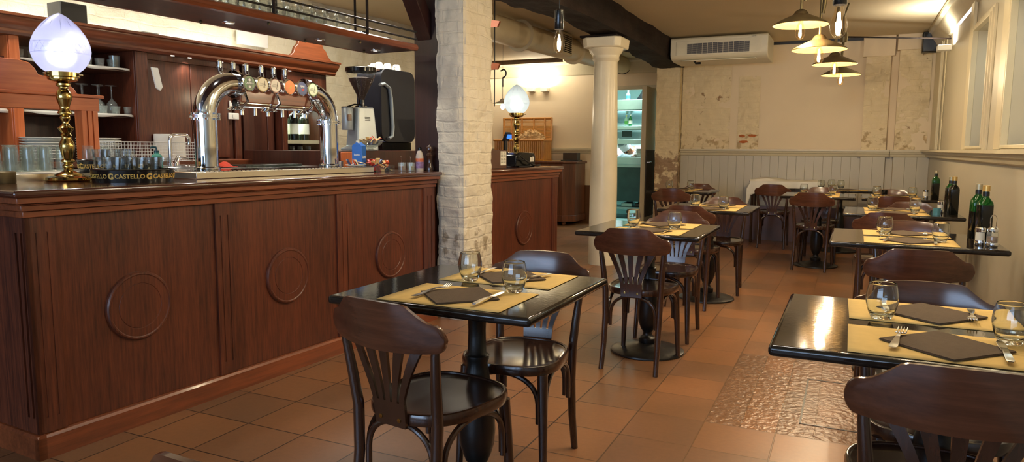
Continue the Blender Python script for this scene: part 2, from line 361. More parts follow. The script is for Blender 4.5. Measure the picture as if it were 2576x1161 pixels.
#@@ROOM
# ------------------------------------------------------------------ room shell
RX, BY, CZ = .86, 10.3, 2.63
def nz(x, y, z, s=1): return noise.noise(Vector((x*s, y*s, z*s)))
def rough_off(p, amp=.008):
    a = p[0]+p[1]
    row = math.floor(p[2]/.075); fr = p[2]/.075-row; c = (a/.24+.5*(row % 2)); fc = c-math.floor(c)
    g = max(0, 1-min(fr, 1-fr)*.075/.012, 1-min(fc, 1-fc)*.24/.012)
    return amp*(nz(*p, 3)*1.2+nz(*p, 8)*1.1+nz(*p, 22)*.7-.3*g+.5*nz(math.floor(c)*1.7, row*2.3, 0))
def rough_panel(mb, p0, du, dv, n, lu, lv, res=.03, amp=.008):
    p0, du, dv, n = Vector(p0), Vector(du), Vector(dv), Vector(n)
    def fn(s, t):
        p = p0+du*(s*lu)+dv*(t*lv); return p+n*rough_off(p, amp)
    return mb.grid(max(2, int(lu/res)), max(2, int(lv/res)), fn)
struct(box(-7, 1.3, -3.4, 11.3, -.1, 0).go('floor', MT['floor'], smooth=False))
struct(box(-7, 1.3, -3.4, 11.5, CZ, CZ+.12).go('ceiling', MT['ceil'], smooth=False))
# right wall with two arched-off niches above the dado shelf
m = MB().box(RX, RX+.55, -3.4, BY+.2, 0, 1.25).box(RX, RX+.55, -3.4, BY+.2, 2.16, CZ)
for a, b in ((-3.4, 3.3), (5.3, 6.1), (6.86, BY+.2)): m.box(RX, RX+.12, a, b, 1.25, 2.16)
m.box(RX, RX+.12, 4.2, 4.36, 1.25, 2.16)
m.box(RX+.12, RX+.5, 7.15, 7.2, 1.25, 2.16).box(RX+.12, RX+.5, 3.2, 3.25, 1.25, 2.16)
m.box(RX+.5, RX+.55, 3.2, 7.2, 1.2, 2.2)
struct(m.go('wall_right', MT['dado'], smooth=False))
light('AREA', 'niche_fill_light', (RX+.3, 5.4, 2.15), 9, (.92,1,.94), .2, (0,0,0), sy=3.2)  # added fill so the niche interiors do not stay dark
m = MB().box(-2.2, RX, BY, BY+.2, 0, CZ).box(-2.3, -2.2, BY+.03, BY+.2, 0, CZ)
m.box(.1, .38, BY-.07, BY, 0, 2.38).box(.06, .42, BY-.1, BY, 2.38, CZ).box(.47, RX, BY-.1, BY, 0, 2.44).box(.44, RX, BY-.14, BY, 2.44, CZ)
struct(m.go('wall_back', MT['plaster'], smooth=False, bevel=.006))
# worn brick areas standing slightly proud of the plaster
m = MB()
Z, X = (0,0,1), (1,0,0)
rough_panel(m, (-2.2, BY-.012, 1.22), X, Z, (0,-1,0), .66, 1.2, .022, .014)
rough_panel(m, (-1.44, BY-.014, 1.22), X, Z, (0,-1,0), .28, .98, .02, .014)
rough_panel(m, (.1, BY-.082, 1.22), X, Z, (0,-1,0), .28, 1.16, .02, .016)
rough_panel(m, (.47, BY-.112, 1.22), X, Z, (0,-1,0), .35, 1.22, .02, .02)
struct(m.go('wall_back_brick', MT['brickb'], sharp=60))
m = MB()
for (x, z, w, h) in ((-1.42, 1.40, .1, .045), (-1.29, 1.405, .11, .05), (-1.43, 1.32, .16, .045)):
    pts = []
    for k in range(14):
        a = 2*pi*k/14; r = .8+.35*nz(k*1.3, x*5, z*9); pts.append((x+w/2+w/2*r*cos(a), z+h/2*r*sin(a)))
    m.prism(pts, 0, .004, lambda a, b, t: (a, BY-.028-t, b))
struct(m.go('wall_back_bare_bricks', mat('exposed_orange_brick', srgb(176,96,44), .85, var=.3, scale=60), smooth=False))
# brick pier at the corner beside the kitchen passage
m = MB()
rough_panel(m, (-2.54, 10.16, 0), X, Z, (0,-1,0), .33, 2.4, .02, .016)
rough_panel(m, (-2.21, 10.16, 0), (0,1,0), Z, (1,0,0), .2, 2.4, .03, .01)
rough_panel(m, (-2.54, 11.25, 0), (0,-1,0), Z, (-1,0,0), 1.09, 2.4, .03, .012)
m.box(-2.54, -2.21, 10.2, 11.25, 2.39, CZ)
o = m.go('brick_pier', MT['brickr'], sharp=60); tag(o, 'rough brick pier with bare worn foot beside the kitchen passage', 'pier')
# wall towards the kitchen and the rear left room
KY = 11.25
m = MB().box(-3.62, -2.5, KY, KY+.15, 2.16, CZ).box(-2.72, -2.5, KY, KY+.15, 0, 2.2).box(-7, -3.62, KY, KY+.15, 0, CZ)
struct(m.go('wall_back_left', MT['plaster'], smooth=False))
m = MB().box(-3.66, -3.6, KY-.02, KY+.17, 0, 2.2).box(-2.74, -2.68, KY-.02, KY+.17, 0, 2.2).box(-3.66, -2.68, KY-.02, KY+.17, 2.15, 2.21)
struct(m.go('trim_1', MT['trim'], bevel=.006))
struct(box(-5.6, -3.66, KY-.02, KY, 0, .62).go('baseboard_left', mat('brown_tile_skirting', srgb(98,62,34), .35, var=.15, scale=6), smooth=False))
struct(box(-2.2, RX, BY-.125, BY-.02, 0, .46).go('baseboard_back', mat('brown_tile_base', srgb(84,52,30), .35, var=.15, scale=6), smooth=False))
# open kitchen door leaf, seen almost edge-on
d = thing('door_1', '', 'door', (-2.78, KY-.02, 0)); del d['label']; del d['category']; struct(d)
box(-.07, 0, -.68, 0, .01, 2.14).go('door_leaf', MT['trim'], d, bevel=.003)
MB().tube([(.0,-.62,1.02), (.05,-.62,1.02), (.05,-.5,1.02)], .009).go('handle', MT['chrome'], d)
box(.0, .012, -.66, -.02, .2, 1.2).go('kick_panel', mat('worn_dark_panel', srgb(70,58,46), .5, var=.3), d)
# left side: brick wall behind the bar, then the room widens
m = MB(); p0 = B(-2.3, -2.2); L_ = 8.15
rough_panel(m, p0, BD, Z, BN, L_, CZ, .035, .016)
e = B(-2.3, -2.2+L_)
m.add([e, (-7, e.y+.1, 0), (-7, e.y+.1, CZ), (e.x, e.y, CZ)], [(0,1,2,3)])
struct(m.go('wall_left', MT['brickw'], sharp=60))
struct(box(-7.1, -7, -3.4, KY+.1, 0, CZ).go('wall_left_far', MT['plaster'], smooth=False))
# street side behind the camera, with the shop window
m = MB().box(-7, -4.4, -3.4, -3.25, 0, CZ).box(.2, 1.2, -3.4, -3.25, 0, CZ).box(-4.4, .2, -3.4, -3.25, 0, .7).box(-4.4, .2, -3.4, -3.25, 2.35, CZ)
struct(m.go('wall_front', MT['plaster'], smooth=False))
w = MB()
for x in (-4.4, -3.25, -2.1, -.95, .14): w.box(x, x+.06, -3.37, -3.29, .7, 2.35)
w.box(-4.4, .2, -3.37, -3.29, .7, .76).box(-4.4, .2, -3.37, -3.29, 2.29, 2.35)
struct(w.go('window_1', MT['mahogx'], bevel=.005))
# dado: boarded panel, shelf moulding
m = MB()
def dado_y(x0, x1, y, mb):   # boards on a wall facing -y
    n = max(1, int(round((x1-x0)/.112))); w_ = (x1-x0)/n
    for i in range(n): mb.box(x0+i*w_+.0007, x0+(i+1)*w_-.0007, y-.02, y, .0, 1.15)
dado_y(-2.2, .1, BY, m); dado_y(.1, .38, BY-.07, m); dado_y(.38, .47, BY, m); dado_y(.47, RX, BY-.1, m)
struct(m.go('trim_2', MT['dado'], bevel=.002, seg=1, smooth=False))
def rail_prof(s=1): return [(0,1.13), (.012*s,1.14), (.018*s,1.165), (.03*s,1.175), (.034*s,1.195), (.05*s,1.2), (.05*s,1.222), (0,1.222)]
m = MB()
for x0, x1, y in ((-2.2,.1,BY-.02), (.06,.42,BY-.09), (.42,.45,BY-.02), (.43,.84,BY-.12)):
    m.prism(rail_prof(), x0, x1, lambda a, b, t, y=y: (t, y-a, b))
m.prism(rail_prof(1.7), -3.2, BY, lambda a, b, t: (RX-.02-a, t, b))
m.prism(rail_prof(), -7, -3.66, lambda a, b, t: (t, KY-a, b))
struct(m.go('trim_3', MT['trim'], recalc=True))
# crown mouldings and a thin dark strip under the ceiling
cp = [(0,2.40), (.02,2.41), (.03,2.45), (.075,2.52), (.09,2.57), (.12,2.59), (.12,CZ), (0,CZ)]
m = MB(); m.prism(cp, -3.2, BY, lambda a, b, t: (RX-a, t, b)); m.prism(cp, -7, -2.56, lambda a, b, t: (t, KY-a, b))
struct(m.go('trim_4', MT['trim'], recalc=True))
struct(box(-2.2, .06, BY-.03, BY, CZ-.035, CZ-.001).go('trim_5', MT['iron'], smooth=False))
# panels and mouldings of the right wall above the shelf
m = MB()
for a, b in ((9.35, 9.9), (6.98, 7.16), (5.42, 5.62), (3.0, 3.25)): m.box(RX-.028, RX, a, b, 1.222, 2.42)
for a, b in ((7.2, 7.24), (9.0, 9.04), (9.28, 9.3), (5.66, 5.68), (5.38, 5.4)): m.box(RX-.014, RX, a, b, 1.222, 2.42)
struct(m.go('trim_6', MT['trim'], bevel=.008))
m = MB()
for a, b in ((6.1, 6.86), (4.36, 5.3)):
    for q0, q, dpt in ((.045, .07, .018), (.02, .045, .03), (0, .02, .04)):
        m.box(RX-dpt, RX, a-q, a-q0, 1.25-q, 2.16+q).box(RX-dpt, RX, b+q0, b+q, 1.25-q, 2.16+q).box(RX-dpt, RX, a-q0, b+q0, 1.25-q, 1.25-q0).box(RX-dpt, RX, a-q0, b+q0, 2.16+q0, 2.16+q)
    m.box(RX, RX+.12, a, b, 1.245, 1.25)
struct(m.go('trim_7', MT['trim'], bevel=.003))
# dark timber beam with hewn faces
m = MB(); n_ = 150
def ring(t):
    y = -3.2+t*13.4; c = []
    for k in range(28):
        a = k/28*4; side = int(a); f = a-side
        q = [(-2.5+.33*f, 2.36), (-2.17, 2.36+.27*f), (-2.17-.33*f, 2.63), (-2.5, 2.63-.27*f)][side]
        j = .03*nz(q[0]*3, y*1.5, q[1]*3)+.02*nz(q[0]*9, y*6, q[1]*9)+.03*nz(3, y*.9, 1)
        cx, cz = -2.335, 2.5; dx, dz = q[0]-cx, q[1]-cz; l = sqrt(dx*dx+dz*dz)
        c.append((q[0]+dx/l*j, y, min(2.66, q[1]+dz/l*j+.02*sin(y*1.1))))
    return c
vs = []; fs = []
for i in range(n_+1): vs += ring(i/n_)
for i in range(n_):
    for k in range(28): fs.append((i*28+k, i*28+(k+1) % 28, (i+1)*28+(k+1) % 28, (i+1)*28+k))
o = MB().add(vs, fs).go('ceiling_beam', MT['beam'], sharp=40, recalc=True); tag(o, 'rough dark timber ceiling beam resting on the round column', 'beam')
# round column
t = thing('column', 'round cream painted column with moulded capital under the dark beam', 'column', (-2.35, 7.25, 0))
MB().lathe([(.145,.0),(.145,.3),(.142,.9),(.132,1.5),(.122,2.0),(.119,2.1)], 40).go('shaft', MT['column'], t)
MB().lathe([(.119,2.1),(.13,2.115),(.14,2.13),(.135,2.15),(.14,2.17),(.165,2.2),(.178,2.235)], 40, cap=True).go('neck', MT['column'], t)
m = MB(); s = .195; c_ = .05
m.prism([(-s,-s+c_),(-s+c_,-s),(s-c_,-s),(s,-s+c_),(s,s-c_),(s-c_,s),(-s+c_,s),(-s,s-c_)], 2.235, 2.335, lambda a, b, t_: (a*(1+.06*(t_-2.235)/.1), b*(1+.06*(t_-2.235)/.1), t_))
m.go('capital', MT['column'], t, bevel=.012)
box(-.23, .16, -.17, .17, 2.337, 2.36).go('timber_pad', MT['beam'], t, bevel=.003)
# brick pillar at the end of the bar
m = MB(); per = [(-.04,2.75),(.19,2.75),(.19,3.16),(-.04,3.16)]
pp = []
for i in range(4):
    a, b = per[i], per[(i+1) % 4]; n = int(max(abs(a[0]-b[0]), abs(a[1]-b[1]))/.016)
    for k in range(n): pp.append((a[0]+(b[0]-a[0])*k/n, a[1]+(b[1]-a[1])*k/n))
vs = []; fs = []; NZ = 164; NP = len(pp)
for j in range(NZ+1):
    z = j/NZ*CZ
    for (w_, u_) in pp:
        dx, du = w_-.075, u_-2.955; l = sqrt(dx*dx+du*du); p = B(w_, u_, z)
        k = rough_off(p, .011)+(-.012 if min(abs(w_-.19), abs(w_+.04))+min(abs(u_-2.75), abs(u_-3.16)) < .02 else 0)
        vs.append(B(w_+dx/l*k, u_+du/l*k, z))
for j in range(NZ):
    for i in range(NP): fs.append((j*NP+i, j*NP+(i+1) % NP, (j+1)*NP+(i+1) % NP, (j+1)*NP+i))
o = MB().add(vs, fs).go('brick_pillar', MT['brickp'], sharp=60); tag(o, 'square white painted brick pillar between the two bar counters', 'pillar')
# floor hatch frame
t = thing('floor_hatch', 'thin dark steel frame of a tiled floor hatch', 'hatch', (-.15, 3.34, 0))
m = MB(); 
for a in (((0,.44),(0,.008)), ((0,.44),(.69,.698)), ((0,.008),(0,.698)), ((.432,.44),(0,.698))): m.box(a[0][0], a[0][1], a[1][0], a[1][1], .0, .002)
m.go('frame', MT['iron'], t, smooth=False)
#@@BAR
# ------------------------------------------------------------------ bar counters
def counter(root, u0, u1, meds, stiles, depth=.62, left_end=True):
    """front at local x=0; panels are recessed, mouldings overhang"""
    box(-depth, -.03, u0+.02, u1-.005, 0, .99).go('carcass', MT['mahogx'], root, smooth=False)
    m = MB().prism([(0,0),(.0,.085),(-.008,.095),(-.03,.1),(-.03,0)], u0, u1, lambda a, b, t: (a, t, b))
    if left_end: m.prism([(0,0),(.0,.085),(.008,.095),(.03,.1),(.03,0)], -depth, -.0, lambda a, b, t: (t, u0+a, b))
    m.go('plinth', MT['mahogy'], root, recalc=True)
    # flat panels
    edges = [u0+.12]+[s for st in stiles for s in st]
    if len(edges) % 2: edges.append(u1)
    for i in range(0, len(edges)-1, 2):
        a, b = edges[i], edges[i+1]
        box(-.032, -.022, a, b, .1, .96).go('panel', MT['mahog'], root, smooth=False)
    # stiles with two flutes each
    for a, b in [(u0+.012, u0+.12)]+list(stiles):
        c = (a+b)/2
        sm = MB(); w_ = b-a; fl = [(c-.026, c-.016), (c+.016, c+.026)]
        xs = [a, fl[0][0], fl[0][1], fl[1][0], fl[1][1], b]
        for i in range(5):
            if i % 2 == 0: sm.box(-.03, -.012, xs[i], xs[i+1], .1, .955)
            else:
                sm.box(-.03, -.012, xs[i], xs[i+1], .1, .16); sm.box(-.03, -.012, xs[i], xs[i+1], .885, .955)
                sm.box(-.03, -.0145, xs[i], xs[i+1], .16, .885)
        sm.go('stile', MT['mahog'], root, smooth=False)
    if left_end:
        sm = MB()
        xs = [-depth, -.086, -.072, -.05, -.036, -.012]
        for i in range(5):
            z0, z1 = (.1, .955)
            if i in (1, 3):
                sm.box(xs[i], xs[i+1], u0+.012, u0+.03, .1, .16).box(xs[i], xs[i+1], u0+.012, u0+.03, .885, .955).box(xs[i], xs[i+1], u0+.02, u0+.03, .16, .885)
            else: sm.box(xs[i], xs[i+1], u0+.012, u0+.03, z0, z1)
        sm.go('end_panel', MT['mahog'], root, smooth=False)
    for c in meds:
        prof = [(0,-.024), (.1,-.024), (.1,-.018), (.108,-.012), (.112,-.016), (.135,-.012), (.15,-.008), (.156,-.016), (.158,-.024)]
        prof = [(0,-.009), (.096,-.009), (.098,-.011), (.100,-.009), (.134,-.009), (.138,-.006), (.144,-.0065), (.149,-.012), (.151,-.024)]
        MB().lathe([(max(r, 1e-5), x) for r, x in prof], 56, cap=False, fn=lambda p, c=c: (p[2], c+p[0], .527+p[1])).go('medallion', MT['mahog'], root, sharp=25, recalc=True)
    # moulded cornice in stacked steps
    steps = [(-.03, -.004, .945, .968), (-.03, .006, .97, .992), (-.03, .022, .994, .998), (-.03, .03, 1.0, 1.022)]
    cm = MB()
    le = 1 if left_end else 0
    for x0, x1, z0, z1 in steps: cm.box(-depth, x1, u0-(x1 if left_end else 0)+.0, u1, z0, z1)
    cm.go('cornice', MT['mahogy'], root, bevel=.004, seg=2)
    tp = box(-depth-.05, .045, u0-(.045 if left_end else 0), u1+.012, 1.022, 1.05).go('worktop', wood('bar_top_lacquer', srgb(62,32,20), srgb(84,44,30), 'y', .14, .7), root, bevel=.011, seg=3)
b1 = thing('bar_counter', 'long mahogany bar counter with three round medallions, nearer of the two', 'bar counter', BO, BA)
counter(b1, 0, 2.7, (.455, 1.315, 2.2), ((.86,.955), (1.70,1.825), (2.56,2.69)))
b2 = thing('bar_counter', 'mahogany bar counter with one round medallion behind the brick pillar', 'bar counter', BO, BA)
counter(b2, 3.2, 4.74, (4.06,), ((3.22,3.3), (4.62,4.73)), left_end=False)
box(-.62, -.045, 2.7, 2.93, 1.022, 1.05).go('worktop_end', MT['chair'], b1, bevel=.006); box(-.6, -.06, 2.69, 2.92, 0, 1.022).go('carcass_end', MT['mahogx'], b1, smooth=False)
# steel service top behind the bar
t = thing('service_counter', 'low service worktop behind the bar holding glasses and sink', 'worktop', BO, BA)
box(-1.22, -.69, -.6, 2.3, 0, 1.04).go('cabinet', MT['mahogx'], t, smooth=False)
box(-1.22, -.69, -.6, 2.3, 1.04, 1.085).go('worktop', MT['brushed'], t, bevel=.004)
t = thing('back_counter', 'dark wooden back counter along the brick wall', 'worktop', BO, BA)
box(-2.26, -1.56, -.8, 2.55, 0, 1.08).go('cabinet', MT['mahogx'], t, smooth=False)
box(-2.26, -1.53, -.8, 2.55, 1.08, 1.12).go('worktop', MT['mahogy'], t, bevel=.005)

# ------------------------------------------------------------------ globe lamps
EG = [(0,.44),(.05,.60),(.1,.73),(.2,.89),(.3,.975),(.38,1.0),(.46,.985),(.55,.93),(.65,.83),(.75,.68),(.82,.55),(.88,.42),(.935,.27),(.975,.13),(1,.004)]
def eggr(q):
    for (a, b), (c, d) in zip(EG, EG[1:]):
        if q <= c:
            t = (q-a)/(c-a); return .121*(b+(d-b)*t)
    return .0005
def globe_lamp(label, loc, rot, sm='frost', lc=(.8,.84,1)):
    t = thing('globe_table_lamp', label, 'table lamp', loc, rot)
    MB().lathe([(.1,0),(.104,.008),(.1,.018),(.085,.022),(.062,.026),(.055,.034),(.04,.04),(.022,.048)], 40).go('base', MT['brass'], t)
    pr = [(.022,.048),(.018,.058),(.024,.066),(.024,.072),(.016,.082),(.03,.09),(.03,.096),(.02,.104),(.026,.128),(.033,.158),(.03,.18),(.02,.196),(.02,.206),
          (.024,.212),(.018,.222),(.03,.238),(.034,.246),(.02,.256),(.013,.268),(.016,.28),(.022,.288),(.022,.296),(.016,.303),(.03,.312),(.03,.318),(.02,.33),(.021,.345),(.031,.375),(.034,.395),(.026,.415),(.02,.424),(.02,.432),(.03,.44),(.03,.448),(.02,.455)]
    MB().lathe(pr, 28).go('stem', MT['brass'], t, sharp=50)
    g = MB().lathe([(.03,.455),(.055,.462),(.062,.466),(.062,.474),(.071,.478),(.071,.497),(.06,.5)], 36)
    g.tube([(.06,0,.487),(.09,0,.487)], .004, 8).tube([(-.03,-.052,.487),(-.045,-.078,.487)], .004, 8)
    g.go('gallery', MT['brass'], t)
    pts = []
    for i in range(33):
        q = i/32                               # 0 bottom .. 1 tip
        r = eggr(q)
        pts.append((max(r, .0005), .492+.272*q))
    
    sh = MB().lathe(pts, 48, cap=False).go('shade', MT[sm], t, solid=.002, sharp=80)
    # cut lines: rays from the tip and a lattice band
    def rad(z):
        q = (z-.492)/.272; return eggr(q)
    cut = MB()
    for k in range(12):
        a = 2*pi*k/12; l0, l1 = .745, (.69 if k % 2 else .672)
        cut.tube([((rad(z)+.0006)*cos(a), (rad(z)+.0006)*sin(a), z) for z in [l1+(l0-l1)*i/8 for i in range(9)]], [.0003, .0007, .001, .0012, .0012, .001, .0008, .0006, .0003], 5)
    for z in (.58, .628):
        cut.tube([((rad(z)+.0005)*cos(2*pi*i/48), (rad(z)+.0005)*sin(2*pi*i/48), z) for i in range(49)], .0006, 5, cap=False)
    for k in range(24):
        for s in (1, -1):
            cut.tube([((rad(z)+.0005)*cos(2*pi*(k+s*f)/24), (rad(z)+.0005)*sin(2*pi*(k+s*f)/24), z) for f, z in [(j/4, .58+.048*j/4) for j in range(5)]], .0005, 4, cap=False)
    cut.go('cut_lines', mat('cut_glass_lines', srgb(196,200,222), .5), sh)
    MB().ball((0,0,.575), .056, 24, 14, (1.08,1.08,.95)).go('bulb', MT['lampglow'], t)
    p = Vector(loc)+Vector((0,0,.60)); light('POINT', 'lamp_light', p, 1.7, lc, .05)
    return t
globe_lamp('large lit globe lamp on brass stem at the near end of the bar', B(-.56, .5, 1.05), 30)
globe_lamp('lit globe lamp on brass stem beside the card printer on far counter', B(-.4, 4.62, 1.05), 30, 'frost2', (.95,1,.97))

# ------------------------------------------------------------------ things on the bar
t = thing('ashtray', 'round brass ashtray at the near end of the bar', 'ashtray', B(-.58, .2, 1.05))
MB().lathe([(.072,0),(.074,.003),(.074,.05),(.07,.052),(.066,.05),(.066,.01),(.0001,.01)], 40, cap=False).go('bowl', MT['oldbrass'], t)
# drinks trays with printed rims
def tray(label, loc, rot, r=.178):
    t = thing('round_drinks_tray', label, 'tray', loc, rot)
    MB().lathe([(.0001,.002),(r-.02,.002),(r-.016,.0),(r-.008,.0),(r,.056),(r+.003,.058),(r-.001,.06),(r-.004,.056),(r-.012,.006),(.0001,.006)], 64, cap=False).go('tray_body', MT['blackgloss'], t, recalc=True)
    rr = lambda z: r-.008+.008*z/.056+.0008
    for k in range(7):
        a0 = -pi/2+(k-3)*.92
        def fn(co, a0=a0):
            z = .028+co.y; R = rr(z)+co.z; a = a0+co.x/r; return Vector((R*cos(a), R*sin(a), z))
        text_mesh('CASTELLO', .027, fn=fn, m=MT['gold'], parent=t, bold=.0006)
        def fn2(co, a0=a0+.46):
            z = .028+co.y; R = rr(z)+co.z; a = a0+co.x/r; return Vector((R*cos(a), R*sin(a), z))
        em = text_mesh('C', .034, 'emblem', fn=fn2, m=MT['gold'], parent=t, bold=.0022)
        def fn3(co, a0=a0+.46): 
            z = .028+co.y; R = rr(z)+co.z; a = a0+(co.x+.008)/r; return Vector((R*cos(a), R*sin(a), z))
        text_mesh('-', .03, 'emblem_bar', fn=fn3, m=MT['gold'], parent=t, bold=.001)
    return t
tray('black round tray printed with gold lettering in front of the soap bottle, nearer tray', B(-.31, .655, 1.05), -5)
tray('black round tray behind the lamp base, farther of the two trays', B(-.66, .77, 1.086), -33, .15)
# glasses: one maker for all kinds
def tumbler(name, label, cat, prof_o, prof_i, m, group=None, n=32):
    """closed wall: outer profile up, inner profile down"""
    o = MB().lathe([(1e-5, prof_o[0][1])]+prof_o+prof_i[::-1]+[(1e-5, prof_i[0][1])], n, cap=False).go(name, m, sharp=50)
    tag(o, label, cat, group); return o
short = Proto(tumbler('short_glass', 'x', 'glass', [(.03,0),(.034,.004),(.04,.08),(.042,.105)], [(.024,.012),(.031,.016),(.0375,.08),(.0405,.105)], MT['bowlglass']))
upturned = [( .54,-.28),( .62,-.22),(.70,-.23),(.77,-.28),(.79,-.36),(.55,-.37),(.63,-.40),(.71,-.42),(.70,-.31),(.62,-.31)]
for i, (u, w) in enumerate(upturned): short.put(B(w, u, 1.05+.007), 20*i, 'short clear glass standing on the nearer black tray', 'short glasses on the nearer tray')
for i, (u, w) in enumerate([(.79,-.66),(.71,-.64),(.86,-.7),(.80,-.575),(.74,-.73)]): short.put(B(w, u, 1.086+.007), 15*i, 'short clear glass on the farther black tray', 'short glasses on the farther tray')
tall = Proto(tumbler('tall_glass', 'x', 'glass', [(.031,0),(.033,.004),(.028,.1),(.026,.126),(.03,.13)], [(.026,.004),(.0255,.1),(.023,.12),(.01,.122)], MT['tglass2']))
k = 0
for i in range(9):
    for j in range(3):
        u = .02+i*.078+(j % 2)*.03; w = -.86-j*.082
        if u > .66: continue
        tall.put(B(w, u, 1.086), 30*i+j*50, 'upturned tall ribbed glass in the rows behind the ashtray', 'upturned tall glasses beside the lamp')
for (u, w) in ((.80,-.9), (.9,-.92)): tall.put(B(w, u, 1.086), 0, 'upturned tall glass right of the brass lamp stem', 'upturned tall glasses right of the lamp')
o = MB()
o.grid(24, 10, lambda s, q: tuple(B(-1.12+.42*q, -.3+1.0*s, 1.0866+.002*nz(s*9, q*5, 0)))).go('counter_cloth', MT['cloth'], solid=.002)
tag(bpy.data.objects['counter_cloth'], 'white cloth under the upturned tall glasses behind the bar', 'cloth')
# plates stacked on the back counter
pl = Proto(tag(MB().lathe([(1e-5,.0),(.07,.0),(.075,.003),(.125,.016),(.13,.018),(.126,.02),(.075,.007),(1e-5,.006)], 40, cap=False).go('plate', MT['white'], sharp=60), 'x', 'plate'))
for i in range(9): pl.put(B(-1.66, 1.33, 1.1205+i*.0155), 0, 'white plate in the stack on the back counter', 'stacked plates on the back counter')
for i in range(9): pl.put(B(-1.7, 1.02, 1.1205+i*.0155), 0, 'white plate in the left stack behind the brass lamp stem', 'left stack of plates')
# wire basket
t = thing('wire_basket', 'white wire dish basket behind the sink tap', 'basket', B(-1.3, 1.45, 1.1))
t.location = B(-1.0, 1.22, 1.0855); t.rotation_euler = (0,0,radians(BA))
wm = MB(); L1, W1, H1 = .3, .13, .12
for z in (0, .02, .04, .06, .08, .1, H1): wm.tube([(-W1,-L1,z),(W1,-L1,z),(W1,L1,z),(-W1,L1,z),(-W1,-L1,z)], .0025 if z == H1 else .0012, 5)
for i in range(30):
    y = -L1+2*L1*i/29
    for x in (-W1, W1): wm.tube([(x,y,0),(x,y,H1)], .0012, 4)
for i in range(13):
    x = -W1+2*W1*i/12
    for y in (-L1, L1): wm.tube([(x,y,0),(x,y,H1)], .0012, 4)
wm.go('wire_frame', MT['white'], t)
t.location = B(-1.42, 1.5, 1.1205)
# paper roll and soap
t = thing('paper_towel_roll', 'white paper towel roll behind the wire basket', 'paper roll', B(-1.75, 1.9, 1.1205))
MB().lathe([(.1,0),(.103,.004),(.103,.176),(.1,.18),(.03,.18),(.028,.174)], 36).go('roll', MT['paper'], t); MB().lathe([(.028,.002),(.028,.17)], 20).go('core', mat('cardboard', srgb(150,120,84), .8), t)
t = thing('soap_dispenser', 'green soap bottle with dark pump by the tap', 'soap bottle', B(-.8, 1.125, 1.086))
MB().lathe([(.026,0),(.03,.004),(.03,.062),(.026,.078),(.013,.088),(.013,.094)], 24).go('bottle', mat('teal_soap', srgb(90,168,150), .15, trans=.4), t)
MB().lathe([(.014,.094),(.014,.104),(.005,.105),(.005,.122)], 16).tube([(0,0,.122),(-.012,-.02,.124),(-.016,-.028,.118)], .005, 8).go('pump', mat('dark_teal_plastic', srgb(14,60,66), .3), t)
box(-.012, .018, -.0312, -.029, .02, .052).go('label', mat('orange_green_label', srgb(60,140,70), .5, var=.4, scale=60), t)
# tap
t = thing('sink_tap', 'chrome swan neck mixer tap behind the bar', 'tap', B(-.95, 1.32, 1.086), BA)
P = [(0,0,0),(0,0,.16)]+[(0,.03-.03*cos(a),.165+.03*sin(a)) for a in (.4,.8,1.2,1.57)]+[(0,.1,.195)]+[(0,.105+.025*sin(a),.17+.025*cos(a)) for a in (.3,.7,1.1,1.5)]+[(0,.13,.14)]
MB().tube(P, .011, 14).lathe([(.026,0),(.026,.006),(.016,.01),(.016,.03)], 20).go('spout', MT['chrome'], t)
MB().tube([(0,.03,.0),(0,.045,.05),(0,.06,.07)], [.015,.016,.012], 12).tube([(0,.05,.066),(0,.1,.058),(0,.15,.04)], [.01,.008,.005], 10, flat=.6).go('lever', MT['chrome'], t)
t = thing('sink_basin', 'steel sink rim below the swan neck tap', 'sink', B(-.98, 1.5, 1.0855), BA)
MB().lathe([(.17,0),(.172,.012),(.165,.014),(.15,.01),(.145,.004)], 40, cap=False, fn=lambda p: (p[0], p[1]*1.35, p[2])).go('rim', MT['chrome'], t, solid=.002)
# beer tower on its drip tray
t = thing('beer_tower', 'polished steel arched beer tower with six badge taps on the bar', 'beer tower', B(0, 0, 1.05), BA)
MB().box(-.62, -.25, .95, 2.33, 0, .036).go('drip_tray', mat('drip_tray_steel', (.72,.68,.6,1), .22, 1, var=.05), t, bevel=.004)
gm = MB()
for i in range(44): gm.box(-.6, -.28, 1.0+i*.029, 1.02+i*.029, .036, .039)
gm.go('drip_grille', MT['chrome'], t, smooth=False)
WX = -.5
for s, u0 in ((1, 1.215), (-1, 2.175)):
    cm = MB().lathe([(.07,.04),(.07,.05),(.061,.056),(.061,.32)], 36, (WX, u0, 0)); cm.go('upright', MT['chrome'], t)
    fl = MB().lathe([(.062,.318),(.078,.318),(.078,.326),(.062,.326)], 36, (WX, u0, 0)).lathe([(.062,.329),(.078,.329),(.078,.337),(.062,.337)], 36, (WX, u0, 0))
    for k_ in range(8):
        a = 2*pi*k_/8+.2; fl.lathe([(.008,.308),(.008,.347)], 6, (WX+.07*cos(a), u0+.07*sin(a), 0))
    fl.go('flange', MT['chrome'], t)
    pts = [(WX, u0, .335)]+[(WX, u0+s*(.18-.18*cos(a)), .335+.18*sin(a)) for a in [pi/2*i/14 for i in range(15)]]+[(WX, u0+s*.2, .515)]
    MB().tube(pts, .061, 36, cap=True).go('elbow', MT['chrome'], t, sharp=60)
    fl = MB().tube([(WX, u0+s*.196, .515),(WX, u0+s*.206, .515)], .078, 30).tube([(WX, u0+s*.209, .515),(WX, u0+s*.217, .515)], .078, 30)
    for k_ in range(8):
        a = 2*pi*k_/8+.2; fl.tube([(WX+.07*cos(a), u0+s*.19, .515+.07*sin(a)),(WX+.07*cos(a), u0+s*.223, .515+.07*sin(a))], .008, 6)
    fl.go('flange', MT['chrome'], t)
box(-.54, -.455, 1.42, 1.97, .412, .50).go('crossbar', MT['mahogy'], t, bevel=.008)
